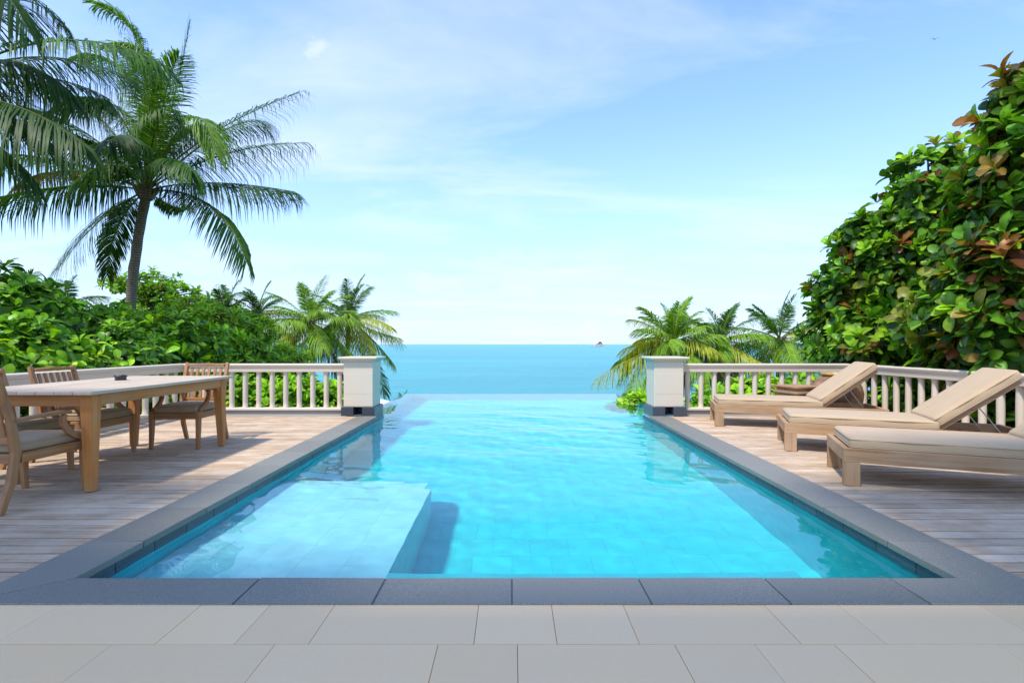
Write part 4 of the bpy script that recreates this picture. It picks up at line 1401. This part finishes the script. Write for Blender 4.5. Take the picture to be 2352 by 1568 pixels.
def fr(px, Y, mid, tip, dY, leaf, hang, cols, n=118, Ym=None, **kw):
    """frond given by a point it is drawn towards and its tip, on the photograph grid"""
    a = at(mid[0], mid[1], Y + (dY * 0.55 if Ym is None else Ym)); t = at(tip[0], tip[1], Y + dY)
    return dict(p1=tuple(a), p2=tuple(t), leaf=leaf, hang=hang, cols=cols, n=n, **kw)


# the tall palm
YA = 13.0
cA = at(335, 448, YA)
W1 = (0.10, 0, 0.02)
tall = [fr(0, YA, (445, 300), (690, 212), -0.6, 0.95, 0.75, P_GREEN, wind=W1),
        fr(0, YA, (500, 330), (702, 328), 0.5, 1.0, 0.95, P_GREEN, wind=W1),
        fr(0, YA, (460, 400), (676, 440), -0.9, 0.95, 1.05, P_DARK, wind=W1),
        fr(0, YA, (510, 420), (566, 600), -1.4, 0.9, 0.75, P_GREEN, wind=(-0.25, 0, 0)),
        fr(0, YA, (430, 500), (430, 470), 2.2, 0.5, 0.5, P_DARK),
        fr(0, YA, (230, 480), (132, 618), -1.6, 0.95, 0.45, P_GREEN, wind=(0.2, 0, 0)),
        fr(0, YA, (255, 500), (246, 632), 1.0, 0.6, 0.5, P_DARK),
        fr(0, YA, (180, 400), (-70, 470), -0.5, 1.05, 1.0, P_DARK),
        fr(0, YA, (190, 350), (-90, 352), 0.8, 1.05, 0.85, P_GREEN),
        fr(0, YA, (150, 350), (40, 430), 1.6, 0.8, 0.8, P_DRY),
        fr(0, YA, (400, 260), (436, 52), 0.4, 0.85, 0.30, P_GREEN, wind=W1),
        fr(0, YA, (390, 60), (222, 12), -0.4, 1.05, 0.55, P_FRESH, wind=W1),
        fr(0, YA, (370, 110), (270, 100), -1.6, 1.05, 0.8, P_FRESH, wind=W1),
        fr(0, YA, (460, 150), (495, 350), -1.2, 0.85, 0.75, P_FRESH, wind=W1),
        fr(0, YA, (420, 240), (470, 300), 1.5, 0.9, 0.9, P_GREEN),
        fr(0, YA, (250, 240), (110, 190), 0.6, 1.0, 0.9, P_GREEN, wind=W1),
        fr(0, YA, (230, 300), (40, 280), -1.2, 1.0, 1.0, P_DARK, wind=W1),
        fr(0, YA, (300, 200), (200, 230), 2.0, 0.95, 0.9, P_DARK, wind=W1),
        fr(0, YA, (330, 180), (330, 150), 1.6, 0.95, 0.7, P_GREEN),
        fr(0, YA, (300, 260), (250, 330), -2.6, 0.9, 0.9, P_DARK),
        fr(0, YA, (390, 330), (440, 390), -2.4, 0.85, 0.9, P_GREEN),
        fr(0, YA, (250, 330), (180, 420), -1.8, 0.9, 0.9, P_GREEN),
        fr(0, YA, (345, 280), (390, 250), -1.6, 0.9, 0.8, P_GREEN),
        fr(0, YA, (560, 235), (610, 290), 0.9, 0.85, 0.8, P_GREEN, wind=W1),
        fr(0, YA, (330, 90), (180, 130), 1.2, 1.05, 0.9, P_GREEN, wind=W1),
        fr(0, YA, (290, 150), (120, 250), -0.8, 1.05, 1.0, P_DARK, wind=W1),
        fr(0, YA, (380, 180), (410, 130), -1.0, 0.9, 0.5, P_FRESH, wind=W1),
        fr(0, YA, (200, 260), (20, 240), 1.4, 1.05, 1.0, P_GREEN, wind=W1),
        fr(0, YA, (280, 300), (140, 330), 2.4, 1.0, 1.0, P_DARK),
        fr(0, YA, (345, 200), (300, 60), 0.6, 1.0, 0.7, P_GREEN, wind=W1)]
bA = at(316, 760, YA + 0.2)
palm((bA.x - 0.1, bA.y, ground(bA.x, bA.y)), tuple(cA), 0.138, 'tallest coconut palm, its trunk rising behind the dining table', tall, 3, bend=(-0.55, 0))

# the nearer palm whose fronds hang in from the upper left
YB = 8.6
cB = at(-210, 250, YB)
near = [fr(0, YB, (110, 5), (372, 145), -0.5, 0.9, 0.85, P_GREEN, 84, w=0.034),
        fr(0, YB, (0, 180), (190, 330), -1.0, 0.95, 1.0, P_DARK, 76, w=0.034),
        fr(0, YB, (20, 120), (230, 215), 1.4, 0.95, 1.0, P_DARK, 76, w=0.034),
        fr(0, YB, (-60, 270), (70, 400), 0.3, 0.85, 1.0, P_DARK, 70, w=0.034),
        fr(0, YB, (-20, -120), (150, 60), 0.8, 0.95, 0.9, P_DARK, 76, w=0.033),
        fr(0, YB, (-80, -220), (60, 60), -0.8, 0.95, 0.9, P_DARK, 76, w=0.033),
        fr(0, YB, (40, 60), (300, 180), 1.8, 0.95, 1.0, P_DARK, 76, w=0.033),
        fr(0, YB, (-60, 160), (130, 270), 2.2, 0.95, 1.0, P_DARK, 76, w=0.033),
        fr(0, YB, (-20, 60), (150, 200), 0.2, 1.0, 1.05, P_DARK, 80, w=0.034),
        fr(0, YB, (-40, 200), (120, 330), 1.2, 1.0, 1.05, P_DARK, 80, w=0.034),
        fr(0, YB, (-330, -60), (-480, -40), 0.5, 0.95, 0.9, P_DARK, 50), fr(0, YB, (-350, 200), (-560, 330), -0.5, 0.95, 0.9, P_DARK, 50),
        fr(0, YB, (-230, -100), (-260, -180), 1.5, 0.95, 0.7, P_DARK, 50)]
palm((cB.x - 0.5, YB, ground(cB.x, YB)), tuple(cB), 0.16, 'near coconut palm whose dark fronds hang in at the upper left', near, 5, bend=(-0.3, 0))


P_FRESH_W = ((0.17, 0.31, 0.02), (0.32, 0.36, 0.05)); P_YELL_W = ((0.34, 0.37, 0.030), (0.50, 0.44, 0.06)); P_GREEN_W = ((0.065, 0.15, 0.018), (0.17, 0.20, 0.04))


def wild_palm(x, y, Y, L, label, seed, n=17, lean=0.0, emin=-38, emax=82, cols=(P_FRESH_W, P_YELL_W, P_GREEN_W), leaf=0.86, extra=(), r=0.12, n_leaf=62, old=0.12):
    rr = random.Random(seed)
    c = at(x, y, Y)
    fronds = []
    for i in range(n):
        f = i / (n - 1)
        el = R(emax + (emin - emax) * f ** 0.9 + rr.uniform(-8, 8)); az = i * 2.399 + rr.uniform(-0.3, 0.3)
        d = Vector((math.cos(az) * math.cos(el), math.sin(az) * math.cos(el), math.sin(el)))
        l = L * rr.uniform(0.85, 1.08)
        p1 = c + d * l * 0.55
        out = Vector((math.cos(az), math.sin(az), 0))
        p2 = c + d * l * 0.92 + out * l * 0.14 + Vector((lean * l, 0, -l * (0.08 + 0.36 * f ** 0.7)))
        col = P_DRY if f > 1 - old and rr.random() < 0.6 else (cols[2] if f < 0.3 else cols[0] if rr.random() < 0.55 else cols[1])
        fronds.append(dict(p1=tuple(p1), p2=tuple(p2), leaf=leaf * (0.8 if f < 0.2 else 1), hang=0.35 + 0.7 * f, cols=col, n=n_leaf, w=0.034, rach=0.022, wind=(0.06, 0, 0)))
    for (m, t, dY, col, hg) in extra:
        fronds.append(fr(0, Y, m, t, dY, leaf, hg, col, n_leaf, w=0.034, rach=0.022))
    return palm((c.x + rr.uniform(-.4, .4), c.y, ground(c.x, c.y)), tuple(c), r, label, fronds, seed)


wild_palm(712, 744, 24.0, 2.5, 'yellow-green coconut palm left of the dining-side pier, the fuller of the pair', 11, 27, cols=(P_FRESH_W, P_YELL_W, P_FRESH_W))
wild_palm(800, 736, 26.0, 2.7, 'coconut palm directly above the dining-side pier', 12, 25, extra=(((850, 760), (915, 775), -0.4, P_FRESH_W, 0.8), ((860, 830), (886, 905), -0.6, P_GREEN_W, 0.3)))
wild_palm(1545, 792, 20.0, 2.15, 'bushy bright coconut palm over the lounger-side pier', 13, 30, emin=-30, emax=84, cols=(P_FRESH_W, P_YELL_W, P_FRESH_W),
          extra=(((1440, 820), (1372, 868), -1.5, P_YELL_W, 0.95), ((1470, 850), (1450, 905), -1.8, P_FRESH_W, 0.8), ((1460, 770), (1440, 840), 0.5, P_YELL_W, 0.6)))
wild_palm(1652, 790, 21.0, 1.95, 'coconut palm in the middle of three behind the lounger railing', 14, 25, cols=(P_FRESH_W, P_YELL_W, P_GREEN_W))
wild_palm(1790, 785, 22.0, 2.45, 'coconut palm with reddish trunk top beside the almond tree', 15, 25, cols=(P_FRESH_W, P_YELL_W, P_GREEN_W))
wild_palm(518, 722, 24.0, 1.9, 'small grey-green palm half hidden behind the bushes', 16, 18, cols=(P_GREEN_W, P_FRESH_W, P_GREEN_W))
wild_palm(592, 728, 25.0, 1.9, 'small palm half hidden beside the yellow-green pair', 17, 18, cols=(P_GREEN_W, P_FRESH_W, P_GREEN_W))
wild_palm(45, 690, 19.0, 1.35, 'palm tips showing above the shrub at the far left', 18, 12, cols=(P_GREEN_W, P_GREEN_W, P_GREEN_W))
wild_palm(150, 705, 20.0, 1.4, 'palm tips showing between the dark shrub and palm trunk', 19, 12, cols=(P_GREEN_W, P_GREEN_W, P_GREEN_W))
wild_palm(925, 942, 17.0, 0.75, 'young palm just beyond the pool edge by the white parasol', 20, 9, emin=5, cols=(P_FRESH_W, P_YELL_W, P_FRESH_W), leaf=0.25, r=0.06, n_leaf=26)

# low growth that covers the slope
n_g = 2600
gx = rng.uniform(-16, 16, n_g); gy = rng.uniform(8.9, 26, n_g)
keep = ~((np.abs(gx) < 3.0) & (gy < 13.2))
gx, gy = gx[keep], gy[keep]
gz = terrain_h(gx, gy) + 0.05
tips = [np.array(p) for p in zip(gx, gy, gz + rng.uniform(0.0, 0.35, len(gx)))]
P, Rm, S_, K = rosettes(tips, [np.array([0, 0, 1.0]) + rng.normal(0, 0.3, 3) for _ in tips], 6, 9, 0.26, PAL_L, [0.2, 0.4, 0.25, 0.05, 0.1], (20, 85))
gc = joined_leaves('ground_cover', 'small', P, Rm, S_, ages(PAL_L)[K], M['soft_leaf'], None, (0, 0, 0))
tag(gc, 'low leafy ground cover on the slope below the terrace', 'ground cover', kind='stuff')

# ------------------------------------------------------------------ far things
# white parasol below the pool edge
pw = at(868, 918, 24.0)
U = tag(empty('beach_parasol', (pw.x, pw.y, ground(pw.x, pw.y))), 'white parasol top showing between pier and pool edge', 'parasol')
hz_ = pw.z - ground(pw.x, pw.y)
MB().tube([(0, 0, -0.3), (0, 0, hz_ + 0.05)], 0.03, 8).build('pole', M['metal'], U)
vs = [(0, 0, hz_ + 0.08)]; fs = []
seg = 32
for ri, (r_, z) in enumerate(((0.35, -0.02), (0.7, -0.13), (0.98, -0.27), (1.0, -0.40))):
    for k in range(seg):
        a = 2 * math.pi * k / seg; sc_ = 1 - 0.05 * abs(math.sin(a * 4)); zz = z - (0.05 * abs(math.cos(a * 4)) if ri == 3 else 0)
        vs.append((r_ * sc_ * math.cos(a), r_ * sc_ * math.sin(a), hz_ + zz))
fs = [(0, 1 + k, 1 + (k + 1) % seg) for k in range(seg)]
for ri in range(3):
    for k in range(seg):
        a, b = 1 + ri * seg + k, 1 + ri * seg + (k + 1) % seg
        fs.append((a, a + seg, b + seg, b))
MB().add(vs, fs, 0, False).build('canopy', M['white_canvas'], U)
for k in range(8):
    a = 2 * math.pi * k / 8
    MB().tube([(0, 0, hz_ + 0.03), (0.94 * math.cos(a), 0.94 * math.sin(a), hz_ - 0.29)], 0.012, 5).build('rib', M['metal'], U)

# rocky islet on the horizon
DI = 3150.0
ci = at(1375, 790, DI)
I = tag(empty('rocky_islet', (ci.x, ci.y, SEA)), 'tiny rocky islet on the horizon', 'island')
def mound(cx, cz, rx, rz, name, mat, seed, seg=28):
    rr = random.Random(seed); vs = []; fs = []
    rows = 7
    for j in range(rows + 1):
        el = j / rows * math.pi / 2
        for k in range(seg):
            a = 2 * math.pi * k / seg
            w = 1 + 0.22 * rr.uniform(-1, 1)
            vs.append((cx + rx * math.cos(el) * math.cos(a) * w, rx * 0.6 * math.cos(el) * math.sin(a) * w, cz + rz * math.sin(el) * (1 + 0.14 * rr.uniform(-1, 1)) - (1.5 if j == 0 else 0)))
    for j in range(rows):
        for k in range(seg):
            a, b = j * seg + k, j * seg + (k + 1) % seg
            fs.append((a, b, b + seg, a + seg))
    MB().add(vs, fs).build(name, mat, I)
mound(0, 0, 44, 13, 'rock', M['rock'], 1)
mound(8, 0, 20, 22, 'rock', M['rock'], 2)
mound(-22, 0, 14, 12, 'rock', M['rock'], 3)
mound(9, 16, 12, 13, 'scrub', M['scrub'], 4)
mound(-4, 11, 9, 8, 'scrub', M['scrub'], 5)

# one far bird
pb = at(2147, 91, 60.0)
Bd = MB()
Bd.tube([(-0.16, 0, 0), (-0.05, 0, 0.02), (0.10, 0, 0.02), (0.19, 0, 0.03)], [0.012, 0.045, 0.04, 0.012], 6)
bird = Bd.build('bird', M['bird'])
bird.location = pb; bird.rotation_euler = (R(20), R(-28), R(20))
tag(bird, 'tiny dark bird high in the sky above the almond trees', 'bird')
for s in (-1, 1):
    MB().add([(0.07, s * 0.02, 0.03), (-0.04, s * 0.02, 0.03), (-0.02, s * 0.24, 0.13), (0.09, s * 0.22, 0.14), (-0.06, s * 0.50, 0.09),
              (0.07, s * 0.02, 0.022), (-0.04, s * 0.02, 0.022), (-0.02, s * 0.24, 0.122), (0.09, s * 0.22, 0.132), (-0.06, s * 0.50, 0.083)],
             [(0, 1, 2, 3), (3, 2, 4), (8, 7, 6, 5), (9, 7, 8)]).build('wing', M['bird'], bird)
